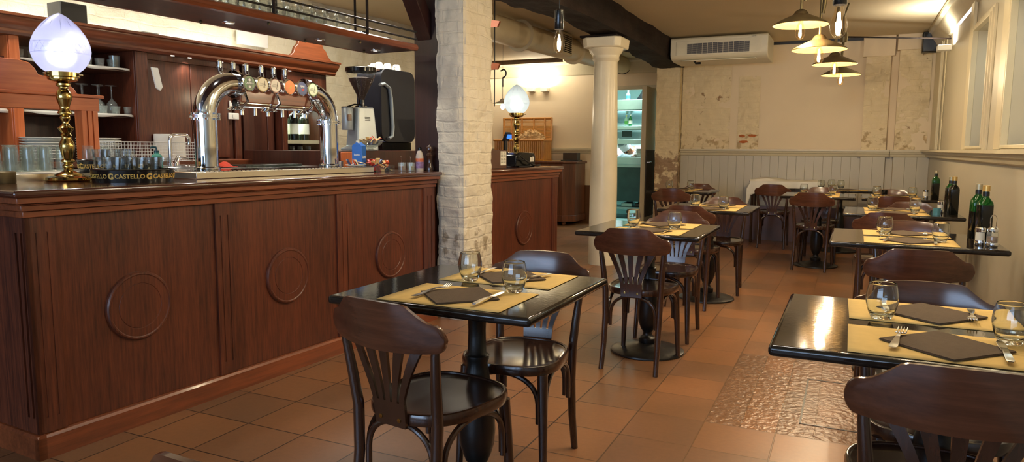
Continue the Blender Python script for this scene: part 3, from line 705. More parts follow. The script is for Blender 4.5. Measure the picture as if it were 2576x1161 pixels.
MB().tube([(-.48,1.40,.41),(-.48,1.99,.41)], .024, 20).go('lower_tube', MT['chrome'], t)
for u in (1.44, 1.68, 1.95):
    MB().tube([(-.445,u,.475),(-.42,u,.42),(-.46,u-.03,.375)], .008, 8).lathe([(.045,.37),(.05,.375),(.03,.392)], 20, (-.485, u-.03, 0)).go('bracket', MT['chrome'], t)
us = [1.455, 1.552, 1.648, 1.762, 1.862, 1.955]
badge = [(srgb(58,110,46), srgb(22,60,24)), (srgb(226,214,176), srgb(196,164,60)), (srgb(226,214,190), srgb(130,50,34)), (srgb(226,120,28), srgb(226,120,28)), (srgb(40,60,110), srgb(40,60,110)), (srgb(214,222,184), srgb(110,140,70))]
for i, u in enumerate(us):
    tp = MB()
    tp.tube([(-.5,u,.49),(-.53,u,.54),(-.59,u,.565),(-.635,u,.575),(-.655,u,.595),(-.66,u,.625),(-.66,u,.655),(-.66,u,.664)], [.018,.014,.012,.012,.014,.0165,.016,.006], 14)
    o = tp.go('tap', MT['chrome'], t); MB().tube([(-.49,u,.40),(-.49,u,.345)], .012, 12).go('nozzle', MT['brushed'], o)
    dk = MB(); X0 = -.432
    def fc(p, u=u, X0=X0): return (X0+p[2], u+p[0], .522+p[1])
    dk.lathe([(1e-5,0),(.046,0),(.048,.004),(.046,.012),(.041,.014)], 36, cap=False, fn=fc).go('badge_rim', MT['chrome'], o, recalc=True)
    m1 = mat('badge_edge_%d' % i, badge[i][1], .3, var=.03); m2 = mat('badge_face_%d' % i, badge[i][0], .3, var=.03)
    MB().lathe([(1e-5,.0135),(.041,.0135)], 36, cap=False, fn=fc).go('badge_border', m1, o, recalc=True)
    MB().lathe([(1e-5,.0142),(.036,.0142)], 36, cap=False, fn=fc).go('badge_face', m2, o, recalc=True)
    def tf(co, u=u, dz=0): return Vector((X0+.0148+co.z, u+co.x, .522+co.y+dz))
    if i == 0:
        box(X0+.0143, X0+.0147, u-.02, u+.02, .492, .552).go('badge_print', m1, o, smooth=False)
        text_mesh('CASTELLO', .0125, fn=tf, m=MT['white'], parent=o, bold=.0003)
        for dz in (.018, -.02): MB().lathe([(1e-5,.0152),(.008,.0152)], 16, cap=False, fn=lambda p, dz=dz, u=u: (X0+p[2], u+p[0], .522+p[1]+dz)).go('badge_dot', MT['paper'], o)
    elif i in (1, 2, 5):
        dkm = mat('badge_ink_%d' % i, srgb(70,60,50), .5)
        for (a, b, c, dd) in ((-.026,.006,0,.0012), (-.026,.006,-.006,.001), (-.022,.004,.006,.001)): box(X0+.0145, X0+.015, u+a, u+b, .522+c, .522+c+dd).go('badge_print', dkm, o, smooth=False)
        text_mesh('J', .018, fn=lambda co, tf=tf: tf(co+Vector((.014,.014,0))), m=dkm, parent=o); text_mesh('B', .018, fn=lambda co, tf=tf: tf(co+Vector((.014,0,0))), m=dkm, parent=o); text_mesh('O', .016, fn=lambda co, tf=tf: tf(co+Vector((.01,-.014,0))), m=dkm, parent=o)
    elif i == 3:
        MB().prism([(-.012,-.006),(-.002,-.002),(.006,.01),(.014,.012),(.008,.0),(.0,-.008)], 0, .0004, lambda a, b, q, u=u: (X0+.0146+q, u+a, .522+b)).go('badge_print', mat('badge_leaf', srgb(200,190,50), .4), o, smooth=False)
    else:
        text_mesh('PEPSI', .0165, fn=lambda co, tf=tf: tf(co+Vector((0,.012,0))), m=MT['white'], parent=o, bold=.0004)
        MB().prism([(-.008,-.004),(.012,.0),(.018,-.006),(.006,-.014),(-.004,-.012)], 0, .0004, lambda a, b, q, u=u: (X0+.0146+q, u+a, .522+b)).go('badge_print', mat('badge_red', srgb(190,50,40), .4), o, smooth=False)
# wood box shelf under grinder
t = thing('drawer_box', 'low dark wooden drawer box under the grinder and coffee machine', 'drawer box', BO, BA)
box(-1.62, -.7, 2.44, 3.62, 0, 1.19).go('body', MT['mahogx'], t, bevel=.004)
box(-.7, -.69, 2.5, 2.66, 1.06, 1.18).go('drawer', MT['orange'], t, bevel=.004)
# coffee grinder
t = thing('coffee_grinder', 'silver coffee grinder with full glass bean hopper beside the espresso machine', 'coffee grinder', B(-.95, 3.04, 1.19), -18)
MB().prism([(-.15,0),(-.15,.02),(-.1,.035),(-.075,.34),(.075,.34),(.1,.0)], -.085, .085, lambda a, b, q: (q*(1-.25*b/.34), a, b)).go('body', MT['silver'], t, bevel=.012, seg=3, recalc=True)
box(-.055, .0, -.10, -.05, .0, .004).go('foot', MT['black'], t)
MB().lathe([(.05,.34),(.05,.352),(.026,.356),(.024,.40)], 24).go('collar', MT['blackgloss'], t)
hp = [(.024,.395),(.03,.42),(.1,.56),(.113,.60),(.116,.62)]
MB().lathe(hp, 40, cap=False).go('hopper', MT['tglass'], t)
MB().lathe([(1e-5,.4),(.022,.4),(.028,.42),(.09,.545),(.094,.565),(.05,.575),(1e-5,.572)], 32, cap=False).go('coffee_beans', mat('coffee_beans', srgb(52,32,26), .5, var=.7, scale=260, bump=1, bscale=240), t)
MB().lathe([(.117,.615),(.12,.618),(.12,.645),(.117,.648)], 40, cap=False).go('hopper_rim', MT['blackgloss'], t, solid=.003)
MB().lathe([(1e-5,.65),(.116,.65),(.118,.655)], 40, cap=False).go('lid', MT['tglass'], t)
MB().lathe([(.042,.16),(.045,.165),(.045,.33),(.042,.335)], 30, (0,-.135,0)).go('doser', MT['silver'], t)
MB().lathe([(.046,.333),(.046,.34),(.01,.343)], 30, (0,-.135,0)).tube([(0,-.135,.34),(.02,-.08,.36),(.02,-.02,.36)], .006, 8).go('doser_lid', MT['blackgloss'], t)
box(.028, .046, -.16, -.125, .23, .28).go('doser_window', mat('doser_window_brown', srgb(120,84,60), .2), t, bevel=.004)
lm = MB()
for k_ in range(3): lm.box(.064, .0705, -.02, .03, .235+k_*.012, .24+k_*.012)
lm.go('vent_slots', MT['black'], t, smooth=False)
# side sticker with four letters
st = box(.0705, .0712, .052, .074, .11, .2).go('sticker', MT['paper'], t, smooth=False)
for a, b in ((.058,.175), (.068,.175), (.058,.14), (.068,.14)):
    text_mesh('M', .014, fn=lambda co, a=a, b=b: Vector((.0714+co.z, a+co.x*.7, b+co.y*1.6)), m=MT['black'], parent=st, bold=.0006)
MB().lathe([(.02,0),(.02,.012)], 16, cap=True, fn=lambda p: (.09+p[2], -.04+p[0], .05+p[1])).go('knob', MT['blackgloss'], t)
# espresso machine (side view)
t = thing('espresso_machine', 'large espresso machine with black side and chrome bar, cups on top', 'espresso machine', B(-1.12, 3.36, 1.19), BA)
def rr(a0, a1, b0, b1, r, n=6):
    P = []
    for (cx, cy, s0) in ((a1-r, b0+r, -pi/2), (a1-r, b1-r, 0), (a0+r, b1-r, pi/2), (a0+r, b0+r, pi)):
        for k in range(n+1): a = s0+pi/2*k/n; P.append((cx+r*cos(a), cy+r*sin(a)))
    return P
MB().prism(rr(-.02,.42,.07,.66,.05), -.14, .12, lambda a, b, q: (q, a, b)).go('body', MT['navy'], t, recalc=True, bevel=.006)
MB().prism(rr(-.03,.44,.07,.68,.08), .12, .135, lambda a, b, q: (q, a, b)).go('side_panel', MT['navy'], t, recalc=True, bevel=.004)
MB().tube([(.15,-.06,.54),(.15,-.01,.55),(.15,.06,.52),(.15,.08,.44),(.15,.1,.2),(.15,.09,.12),(.15,.04,.1)], .018, 14, flat=.7).go('side_bar', MT['silver'], t)
MB().box(-.16,.12,0,.4,0,.07).go('drip_base', MT['blackgloss'], t, bevel=.005)
MB().box(-.14,.1,.0,.4,.66,.672).go('cup_rail', MT['chrome'], t)
def cupmesh():
    return MB().lathe([(.02,0),(.026,.003),(.038,.03),(.042,.058),(.04,.058),(.036,.03),(.02,.006),(1e-5,.006)], 28, cap=False)
cp_ = thing('coffee_cup', 'x', 'cup')
cupmesh().go('bowl', MT['white'], cp_, recalc=True); MB().tube([(.036,0,.045),(.06,0,.045),(.062,0,.025),(.034,0,.02)], .004, 8).go('handle', MT['white'], cp_)
cpp = Proto(cp_)
for (w, u) in ((-1.06,3.4),(-1.05,3.5),(-1.04,3.61),(-1.16,3.45),(-1.15,3.57)):
    cpp.put(B(w, u, 1.863+.062), 0, 'white coffee cup upside down on the espresso machine', 'cups on the espresso machine', tilt=(pi, 0, .4+u*3))
o = MB().grid(16, 16, lambda s, q: ((s-.5)*.12, (q-.5)*.12, .004+.035*max(0, 1-((s-.5)**2+(q-.5)**2)*5)*(.8+.5*nz(s*4, q*4, 3))))
o = o.go('red_cleaning_cloth', mat('red_cloth', srgb(206,62,36), .8, bump=.3), solid=.003); tag(o, 'crumpled red cleaning cloth behind the left leg of the beer tower', 'cloth', None, B(-.86, 1.62, 1.087))
o = box(-.1, .1, -.24, .24, 0, .014).go('marble_board', mat('dark_green_marble', srgb(54,62,56), .2, var=.5, scale=40), bevel=.003); tag(o, 'dark marble board behind the drip tray', 'board', None, B(-.86, 1.95, 1.0865), BA)
# milk carton
t = thing('milk_carton', 'blue and white milk carton in front of the coffee grinder', 'carton', B(-.42, 2.38, 1.05), 12)
bl = mat('carton_blue', srgb(40,104,190), .35, var=.03)
MB().box(-.036,.036,-.036,.036,0,.175).go('carton_body', bl, t, bevel=.002)
MB().prism([(-.036,.175),(.036,.175),(0,.2)], -.036, .036, lambda a, b, q: (a, q, b)).go('carton_top', bl, t, recalc=True)
MB().lathe([(.012,.19),(.012,.21)], 16, (0,-.02,0)).go('cap', MT['white'], t)
sd = box(-.033,.0,-.0368,-.0362,.01,.08).go('nutrition_panel', MT['paper'], t, smooth=False)
text_mesh('Latte', .026, fn=lambda co: Vector((.0366+co.z, co.x, .1+co.y)), m=MT['white'], parent=t, bold=.0006)
text_mesh('Latte', .02, fn=lambda co: Vector((co.x, -.0366-co.z, .115+co.y)), m=MT['white'], parent=t, bold=.0004)
# sachets in bowls
def sachets(t, n, cx, cy, cz, sx, sy, sz, seed):
    rnd = random.Random(seed); ms = [mat('sachet_red', srgb(176,36,22), .4), mat('sachet_cream', srgb(222,190,130), .45), mat('sachet_orange', srgb(206,84,30), .4), mat('sachet_blue', srgb(40,50,90), .4)]
    for i in range(n):
        a = [rnd.uniform(-1,1) for _ in range(3)]; M = Matrix.Rotation(rnd.uniform(0,6), 3, 'Z') @ Matrix.Rotation(rnd.uniform(-1.2,1.2), 3, 'X')
        c = Vector((cx+a[0]*sx, cy+a[1]*sy, cz+abs(a[2])*sz)); w_, h_ = .014, .026
        vs = []; N_ = 5
        for j in range(N_+1):
            for i_ in range(3):
                x = (i_-1)*w_; y = (j/N_*2-1)*h_; th = .004*(1-abs(j/N_*2-1)**2)*(1 if i_ == 1 else 0)
                vs.append(c+M @ Vector((x, y, th)))
        fs = [(j*3+k, j*3+k+1, (j+1)*3+k+1, (j+1)*3+k) for j in range(N_) for k in range(2)]
        o = MB().add(vs, fs).go('sachet', ms[rnd.choice((0,0,1,1,2,3))] , None, solid=.002)
        o.location = t.location; o.rotation_euler = t.rotation_euler
        yield o
t = thing('glass_bowl', 'footed cut glass bowl of sachets on the drawer box', 'bowl', B(-.72, 2.86, 1.19), BA)
MB().lathe([(.05,0),(.052,.006),(.02,.014),(.03,.02),(.08,.045),(.1,.075),(.102,.08),(.098,.078),(.076,.05),(.02,.026),(1e-5,.024)], 36, cap=False).go('bowl', MT['tglass2'], t)
for o in sachets(t, 22, 0, 0, .06, .075, .075, .035, 3): tag(o, 'sugar or sauce sachet in the footed glass bowl', 'sachet', 'sachets in the glass bowl')
t = thing('sachet_box', 'clear box of red and cream sachets at the end of the bar', 'box', B(-.3, 2.44, 1.05), BA)
m = MB().box(-.09,.06,-.1,.1,0,.003).box(-.09,.06,-.1,-.097,0,.045).box(-.09,.06,.097,.1,0,.045).box(.057,.06,-.1,.1,0,.045).box(-.09,-.087,-.1,.1,0,.045)
m.go('box_wall', MT['tglass'], t, smooth=False)
for o in sachets(t, 34, -.015, 0, .012, .05, .08, .06, 5): tag(o, 'red or cream sachet in the clear box on the bar', 'sachet', 'sachets in the clear box')
t = thing('saucer', 'small white saucer of sachets beside the milk carton', 'saucer', B(-.36, 2.28, 1.05)); MB().lathe([(1e-5,.004),(.05,.004),(.07,.012),(.068,.014),(.04,.008),(1e-5,.008)], 30, cap=False).go('plate', MT['white'], t)
t.location = B(-.33, 2.24, 1.087)
for o in sachets(t, 7, 0, 0, .014, .04, .04, .02, 9): tag(o, 'sachet on the small saucer by the milk carton', 'sachet', 'sachets on the saucer')
t = thing('metal_cup', 'small steel cup beside the milk carton', 'cup', B(-.58, 2.36, 1.05)); MB().lathe([(.022,0),(.024,.002),(.026,.07),(.024,.07),(.022,.004),(1e-5,.004)], 24, cap=False).go('cup', MT['brushed'], t)
# condiment jars, squeeze bottle, pepper mill
for (w, u, lab, nut) in ((-.25,2.635,'square glass jar of brown sugar, left of the two jars', srgb(120,70,40)), (-.205,2.68,'round glass jar of spice with a spoon, right of the two jars', srgb(130,110,70))):
    t = thing('condiment_jar', lab, 'jar', B(w, u, 1.05), BA)
    MB().lathe([(.024,0),(.027,.003),(.029,.06),(.027,.06),(.025,.006),(1e-5,.006)], 28, cap=False).go('jar', MT['tglass2'], t)
    MB().lathe([(1e-5,.007),(.0235,.007),(.025,.034),(1e-5,.036)], 20, cap=False).go('contents', mat('jar_contents', nut, .8, var=.6, scale=220), t)
    MB().tube([(0,0,.02),(.01,-.02,.075),(.014,-.028,.1)], [.002,.002,.004], 8).go('spoon', MT['steel'], t)
t = thing('squeeze_bottle', 'pale sauce bottle with dark cap and pink label beside the pepper mill', 'bottle', B(-.165, 2.73, 1.05), BA)
MB().lathe([(.026,0),(.028,.003),(.028,.1),(.022,.125),(.012,.145)], 28).go('bottle', mat('pale_bottle', srgb(196,184,170), .25), t)
MB().lathe([(.0285,.02),(.0285,.09)], 28, cap=False).go('label', mat('pink_blue_label', srgb(140,110,150), .4, var=.5, scale=50), t)
MB().lathe([(.0288,.066),(.0288,.09)], 28, cap=False).go('label_band', mat('orange_band', srgb(206,110,70), .4, var=.4, scale=60), t)
MB().lathe([(.014,.145),(.014,.165),(.009,.17)], 20).go('cap', MT['blackgloss'], t)
t = thing('pepper_mill', 'turned dark wooden pepper mill at the end of the bar', 'pepper mill', B(-.11, 2.775, 1.05), 0)
MB().lathe([(.026,0),(.027,.005),(.026,.03),(.02,.045),(.017,.07),(.02,.095),(.026,.11),(.018,.125),(.016,.13),(.024,.14),(.028,.155),(.024,.17),(.01,.178),(.006,.182),(.005,.188)], 28).go('body', MT['chair'], t)
#@@BACK
# ------------------------------------------------------------------ back-bar shelving
t = thing('back_bar_cabinet', 'dark mahogany back-bar cabinet with long cornice along the brick wall', 'cabinet', BO, BA)
m = MB().prism([(-2.28,1.86),(-1.76,1.86),(-1.745,1.875),(-1.745,1.89),(-1.72,1.91),(-1.70,1.94),(-1.70,1.955),(-1.68,1.96),(-1.68,1.975),(-2.28,1.975)], -1.2, 3.63, lambda a, b, q: (a, q, b))
m.go('cornice', MT['mahogy'], t, recalc=True)
box(-2.28, -2.26, -1.2, 2.55, 1.1, 1.87).go('back_panel', MT['mahogx'], t, smooth=False)
for a, b, mm in ((-.1,-.02,'mahogx'), (.9,.965,'orange'), (1.69,1.79,'mahog')):  # middle upright takes the lamplit wood colour
    u_ = MB().box(-2.26, -1.8, a, b, 1.12, 1.86)
    u_.box(-1.8, -1.785, a+.004, b-.004, 1.12, 1.86)
    u_.go('upright', MT[mm], t, bevel=.004)
for z in (1.43, 1.74):
    for a, b in ((-.02,.9), (.965,1.69)): box(-2.26, -1.84, a, b, z-.022, z-.002).go('shelf', MT['mahogx'], t, smooth=False)
for a, b in ((1.80,2.16), (2.165,2.5)): box(-1.86, -1.84, a, b, 1.13, 1.82).go('door', MT['mahog'], t, bevel=.003)
box(-2.2, -1.86, 1.79, 2.55, 1.1, 1.86).go('cupboard_carcass', MT['mahogx'], t, smooth=False)
box(-1.86, -1.83, 1.79, 2.52, 1.82, 1.86).go('top_rail', MT['mahog'], t)
m = MB(); og = [(3.0,1.975),(3.05,1.985),(3.08,2.01),(3.1,2.06),(3.13,2.08),(3.15,2.13),(3.17,2.145)]
arc = [(3.285+.1*cos(pi-pi*i/10)*1.0, 2.145-.03*sin(pi*i/10)) for i in range(11)]
m.prism(og+arc+[(3.4,2.145),(3.42,2.13),(3.44,2.08),(3.47,2.06),(3.5,2.01),(3.54,1.985),(3.6,1.975)], -1.74, -1.71, lambda a, b, q: (q, a, b))
m.go('crest', MT['mahogy'], t, recalc=True, bevel=.004)
m = MB()
for u in (1.98, 2.12, 2.4, 2.62, 3.1): m.lathe([(.013,1.859),(.013,1.856)], 20, (-1.78+.0, u, 0))
m.go('downlight', MT['spotglow'], t)
# shelf cloths with hanging hem
for k_, (z, a, b) in enumerate(((1.43,-.02,.9), (1.43,.965,1.69), (1.74,.965,1.68))):
    m = MB().grid(40, 8, lambda s, q, a=a, b=b, z=z: tuple(B(-2.2+.385*min(1, q/.8), a+.01+(b-a-.02)*s, z+.001-(max(0, q-.8)/.2)*(.02+.006*sin(s*14+a*5)))))
    o = m.go('shelf_cloth', MT['white'], solid=.002)
    tag(o, ['white cloth on the left lower shelf of the back bar', 'white cloth on the middle lower shelf holding wine glasses', 'white cloth on the upper shelf of the back bar'][k_], 'cloth')
# wine glasses standing on the shelf, bases up
def wineprof(h=.19, r=.036):
    return [(.034,0),(.033,.003),(.006,.008),(.004,.02),(.004,.085),(.012,.098),(.03,.118),(r,.145),(r-.002,.17),(.03,h)]
w0 = MB().lathe([(r, z) for r, z in wineprof()], 24, cap=False).go('wine_glass', MT['tglass2']); tag(w0, 'x', 'wine glass'); wg = Proto(w0)
for i, (u, w) in enumerate(((1.40,-1.93),(1.455,-2.01),(1.495,-1.91),(1.55,-1.98),(1.585,-1.9),(1.34,-2.0),(1.28,-1.93))):
    wg.put(B(w, u, 1.432+.19), 0, 'upside down wine glass on the middle lower shelf', 'wine glasses on the lower shelf', tilt=(pi, 0, 0))
sm = Proto(tumbler('shot_glass', 'x', 'glass', [(.022,0),(.024,.003),(.03,.05)], [(.018,.008),(.028,.05)], MT['tglass2'], n=20))
for i in range(5): sm.put(B(-1.87-.07*(i % 2), 1.50+.045*i, 1.433), 0, 'small shot glass at the right end of the middle lower shelf', 'shot glasses on the lower shelf')
for i in range(16): sm.put(B(-1.88-.07*(i % 2), 1.0+.042*i, 1.743), 0, 'small glass on the upper back-bar shelf', 'small glasses on the upper shelf')
for i in range(14): tall.put(B(-1.9-.08*(i % 2), .02+.06*i, 1.433), 20*i, 'tall glass on the left lower shelf behind the brass lamp', 'tall glasses on the left lower shelf')
o = tumbler('steel_tumbler', 'ribbed tumbler at the right end of the upper back-bar shelf', 'glass', [(.03,0),(.034,.08)], [(.027,.006),(.032,.08)], MT['tglass2']); o.location = B(-1.9, 1.62, 1.743)
t = thing('wall_speaker', 'black speaker box standing on the back-bar cornice', 'speaker', B(-1.95, 1.36, 1.976), BA)
box(-.09, .06, -.085, .085, 0, .15).go('cabinet', mat('grey_speaker_body', srgb(88,88,84), .5), t, bevel=.004); box(.06, .064, -.08, .08, .005, .145).go('grille', MT['black'], t)
t = thing('power_adapter', 'small grey box lying on the back-bar cornice', 'box', B(-1.85, 1.85, 1.976), BA); box(-.03,.03,-.06,.06,0,.03).go('case', mat('grey_case', srgb(150,148,140), .5), t, bevel=.004)
t = thing('wall_cover_plate', 'blank white cover panel on the brick wall above the crest', 'panel', B(-2.27, 3.14, 2.1), BA)
box(0, .02, -.17, .17, 0, .12).go('plate', MT['white'], t, bevel=.003)
t = thing('glove_dispenser', 'white plastic bag hook plate on the wood upright', 'hook plate', B(-1.78, 1.83, 1.6), BA)
MB().prism([(-.03,.16),(.02,.16),(.05,.03),(.03,0),(.0,.02)], 0, .015, lambda a, b, q: (q, a, b)).go('plate', MT['white'], t, recalc=True, bevel=.003)
# dark panelling, switches and glazed bottle fridge
t = thing('wall_panelling', 'dark mahogany panelling with closed door between cabinet and bottle fridge', 'panelling', BO, BA)
box(-2.28, -1.84, 2.56, 2.62, 0, 1.86).go('post', MT['mahog'], t, bevel=.004)
box(-2.28, -1.88, 2.62, 3.0, 0, 1.86).go('door', MT['mahogx'], t, bevel=.004)
box(-1.88, -1.86, 2.66, 2.7, 0, 1.86).box(-1.88, -1.87, 2.92, 2.97, 0, 1.86).go('stile', MT['mahogx'], t, bevel=.003)
for z, dd in ((1.455,.05), (1.55,.04)):
    t = thing('light_switch', 'white switch plate under the beer taps on the dark panelling, %s one' % ('lower' if z < 1.5 else 'upper'), 'switch', B(-1.838, 2.54, z), BA)
    box(0, .01, -dd, dd, -.025, .025).go('plate', MT['white'], t, bevel=.003); box(.01, .014, -.012, .012, -.012, .012).go('rocker', MT['white'], t)
t = thing('bottle_fridge', 'wood framed glazed fridge full of wine bottles behind the taps', 'fridge', BO, BA)
m = MB().box(-2.28, -1.8, 3.02, 3.075, .1, 1.86).box(-2.28, -1.8, 3.5, 3.56, .1, 1.86).box(-2.28, -2.25, 3.02, 3.56, .1, 1.86).box(-2.28, -1.8, 3.02, 3.56, .0, .12).box(-2.28,-1.8,3.02,3.56,1.56,1.86)
m.go('frame', MT['mahog'], t, bevel=.003)
pts = [(3.075,1.56),(3.075,1.46)]+[(3.2875-.2125*cos(pi*i/12), 1.46+.09*sin(pi*i/12)) for i in range(1,12)]+[(3.5,1.46),(3.5,1.56)]
MB().prism(pts, -1.81, -1.785, lambda a, b, q: (q, a, b)).go('arched_rail', MT['mahog'], t, recalc=True, smooth=False)
for z in (.75, 1.0, 1.275): box(-2.25, -1.84, 3.08, 3.495, z-.03, z).go('shelf', MT['trim'], t)
box(-2.249, -2.245, 3.08, 3.495, .13, 1.56).go('back_lining', mat('fridge_lining', srgb(120,136,118), .5), t, smooth=False)
box(-1.80, -1.796, 3.075, 3.5, .12, 1.56).go('glass_door', MT['tglass'], t, smooth=False)
light('AREA', 'fridge_light', B(-2.0, 3.29, 1.55), 4, (.85,1,.85), .3, (0,0,0), sy=.1)
def bottle(name, label, cat, body, labelm=None, capm=None, h=.3, r=.037, group=None, sq=False):
    t = thing(name, label, cat, (0,0,0), 0, group)
    pr = [(r*.9,0),(r,.004),(r,h*.58),(r*.85,h*.68),(r*.42,h*.78),(r*.38,h*.8),(r*.38,h*.95)]
    MB().lathe(pr, 24).go('bottle', body, t)
    if labelm: MB().lathe([(r+.0008,h*.18),(r+.0008,h*.48)], 24, cap=False).go('label', labelm, t)
    if capm: MB().lathe([(r*.42,h*.88),(r*.42,h),(r*.3,h*1.003)], 16).go('cap', capm, t)
    return t
DKG = mat('dark_wine_glass', srgb(16,20,14), .08, var=.1, coat=.3)
wb = Proto(bottle('wine_bottle', 'x', 'bottle', DKG, MT['paper'], MT['white']))
for i in range(6): wb.put(B(-1.9-.09*(i % 2), 3.12+.065*i, 1.276), 40*i, 'dark wine bottle with white label on the upper fridge shelf', 'wine bottles on the upper fridge shelf')
wc = Proto(bottle('wine_bottle', 'x', 'bottle', mat('green_tinted_bottle', srgb(44,54,40), .1), mat('faded_label', srgb(150,150,130), .7), mat('pale_cap', srgb(150,150,140), .4), h=.22, r=.03))
for i in range(8): wc.put(B(-1.88-.08*(i % 2), 3.11+.05*i, 1.001), 40*i, 'small bottle on the lower fridge shelf', 'small bottles on the lower fridge shelf')
# hutch frame with scrolled pediment, its wood coloured orange as if lamplit
t = thing('wooden_hutch_frame', 'orange brown hutch frame with scrolled pediment behind the brass lamp', 'hutch', BO, BA)
for a, b in ((.30,.36), (.775,.86)):
    m = MB().box(-.955, -.9, a, b, 1.087, 1.47); c = (a+b)/2
    m.box(-.9, -.892, a, c-.018, 1.087, 1.47).box(-.9, -.892, c-.01, c+.01, 1.087, 1.47).box(-.9, -.892, c+.018, b, 1.087, 1.47)
    m.go('post', MT['orange'], t, smooth=False)
box(-.955, -.89, -.5, .87, 1.395, 1.462).go('top_rail', MT['orangey'], t, bevel=.003)
box(-.96, -.875, -.5, .89, 1.462, 1.478).go('cap_moulding', MT['orangey'], t, bevel=.004)
half = [(.36,0),(.34,.03),(.30,.055),(.24,.075),(.19,.082),(.17,.085),(.155,.115),(.13,.14),(.08,.15)]
P_ = [(.42-x, 1.478+z) for x, z in half]+[(.42+x, 1.478+z) for x, z in half[::-1]]
MB().prism(P_, -.945, -.92, lambda a, b, q: (q, a, b)).go('pediment', MT['orangey'], t, recalc=True, bevel=.004)

# ------------------------------------------------------------------ hanging glass rack and post
t = thing('hanging_glass_rack', 'long mahogany glass rack with brass rails hung over the bar', 'glass rack', BO, BA)
box(-.47, -.11, -1.4, 2.61, 1.87, 1.895).go('shelf_board', MT['mahogx'], t, smooth=False)
MB().prism([(-.115,1.868),(-.09,1.87),(-.08,1.885),(-.085,1.905),(-.1,1.915),(-.115,1.915)], -1.4, 2.61, lambda a, b, q: (a, q, b)).go('front_moulding', MT['mahogy'], t, recalc=True)
box(-.485, -.465, -1.4, 2.61, 1.868, 1.91).go('rear_moulding', MT['mahogy'], t, bevel=.004)
for z in (1.945, 1.995): MB().tube([(-.1,-1.4,z),(-.1,2.61,z)], .006, 8).go('rail', MT['iron'], t)
for z in (1.945,): MB().tube([(-.47,-1.4,z),(-.47,2.61,z)], .006, 8).go('rail', MT['iron'], t)
for u in (-.9, -.15, .6, 1.35, 2.105): MB().tube([(-.1,u,1.91),(-.1,u,CZ)], .009, 10).go('hanger', MT['beam'], t); 
for u in (.6, 1.7, 2.4): MB().tube([(-.45,u,1.91),(-.45,u,CZ)], .008, 10).go('hanger', MT['beam'], t)
for u in (.55, 1.25, 1.93, 2.46): MB().lathe([(.032,1.864),(.034,1.868),(.034,1.87)], 24, (-.33,u,0)).go('spotlight_ring', MT['chrome'], t); MB().lathe([(.014,1.8635),(.014,1.8645)], 20, (-.33,u,0)).go('spotlight_lens', MT['spotglow'], t)
for w_, u in ((-.14,.5),(-.42,1.15),(-.14,1.35),(-.42,1.9),(-.14,2.08),(-.42,2.45)): MB().ball((w_,u,1.862), .009, 10, 6).go('knob', MT['oldbrass'], t)
jar = Proto(tumbler('glass_mug', 'x', 'glass', [(.042,0),(.046,.004),(.05,.06),(.044,.1),(.049,.13)], [(.038,.012),(.046,.06),(.04,.1),(.046,.13)], MT['bowlglass'], n=24))
for i in range(17): jar.put(B(-.2, .3+i*.106, 1.896), i*40, 'clear glass in the front row of the hanging rack', 'glasses in the hanging rack front row')
for i in range(16): jar.put(B(-.33, .35+i*.106, 1.896), i*70, 'clear glass in the rear row of the hanging rack', 'glasses in the hanging rack rear row')
st_ = Proto(tumbler('steel_cup', 'x', 'cup', [(.03,0),(.033,.05)], [(.028,.004),(.031,.05)], MT['chrome'], n=24))
for (w, u) in ((-.22,2.2), (-.3,2.38), (-.24,2.48)): st_.put(B(w, u, 1.896), 0, 'small steel cup at the right end of the hanging rack', 'steel cups on the hanging rack')
t = thing('timber_post', 'tall dark stained post standing on the bar beside the brick pillar', 'post', BO, BA)
box(-.27, -.05, 2.82, 2.9, 1.051, 2.55).go('post', MT['darkpost'], t, bevel=.004)
box(-.3, -.05, 2.74, 2.93, 2.55, CZ-.002).go('head_block', MT['darkpost'], t, bevel=.008)
MB().prism([(2.82,1.97),(2.82,2.14),(2.5,2.6),(2.38,2.6)], -.24, -.12, lambda a, b, q: (q, a, b)).go('diagonal_brace', MT['darkpost'], t, recalc=True, bevel=.004)
t = thing('ceiling_downlight', 'small recessed ceiling spot above the hanging glass rack', 'ceiling light', (-4.95, 6.45, CZ-.004)); MB().lathe([(.045,0),(.045,.004)], 24).go('trim_ring', MT['white'], t); MB().lathe([(.03,-.002),(.03,.0)], 20).go('lens', MT['spotglow'], t)
# ------------------------------------------------------------------ far bar counter things
t = thing('card_printer', 'black till printer with cables on the far bar counter', 'printer', B(-.22, 4.27, 1.05), BA)
m = MB().prism([(-.17,0),(.2,0),(.2,.1),(.17,.125),(-.1,.13),(-.17,.11)], -.1, .1, lambda a, b, q: (q, a, b)); m.go('case', MT['blackgloss'], t, recalc=True, bevel=.012)
for (a, b, c, d_) in ((.09,.125,.045,.085), (.135,.17,.045,.09), (.095,.12,.012,.035)): box(.1003, .1012, a, b, c, d_).go('sticker', MT['paper'], t, smooth=False)
MB().tube([(.11,-.17,.07),(.13,-.05,.06),(.15,.05,.02),(.14,.15,.008),(.12,.25,.008),(.0,.28,.01)], .006, 8).tube([(.12,-.14,.1),(.14,.0,.03),(.13,.12,.008),(.08,.22,.012)], .005, 8).tube([(.12,-.15,.006),(.13,-.02,.006),(.14,.1,.01),(.15,.2,.02)], .005, 8).go('cable', MT['black'], t)
t = thing('customer_display', 'small pole display with blue screen beside the far globe lamp', 'display', B(-.38, 4.37, 1.05), BA)
box(-.05,.05,-.05,.05,0,.015).box(-.012,.012,-.02,.02,.015,.24).go('pole', MT['black'], t, bevel=.003)
MB().prism([(-.02,.23),(.01,.23),(.045,.30),(.02,.315)], -.04, .045, lambda a, b, q: (a, q, b)).go('head', MT['black'], t, recalc=True, bevel=.004)
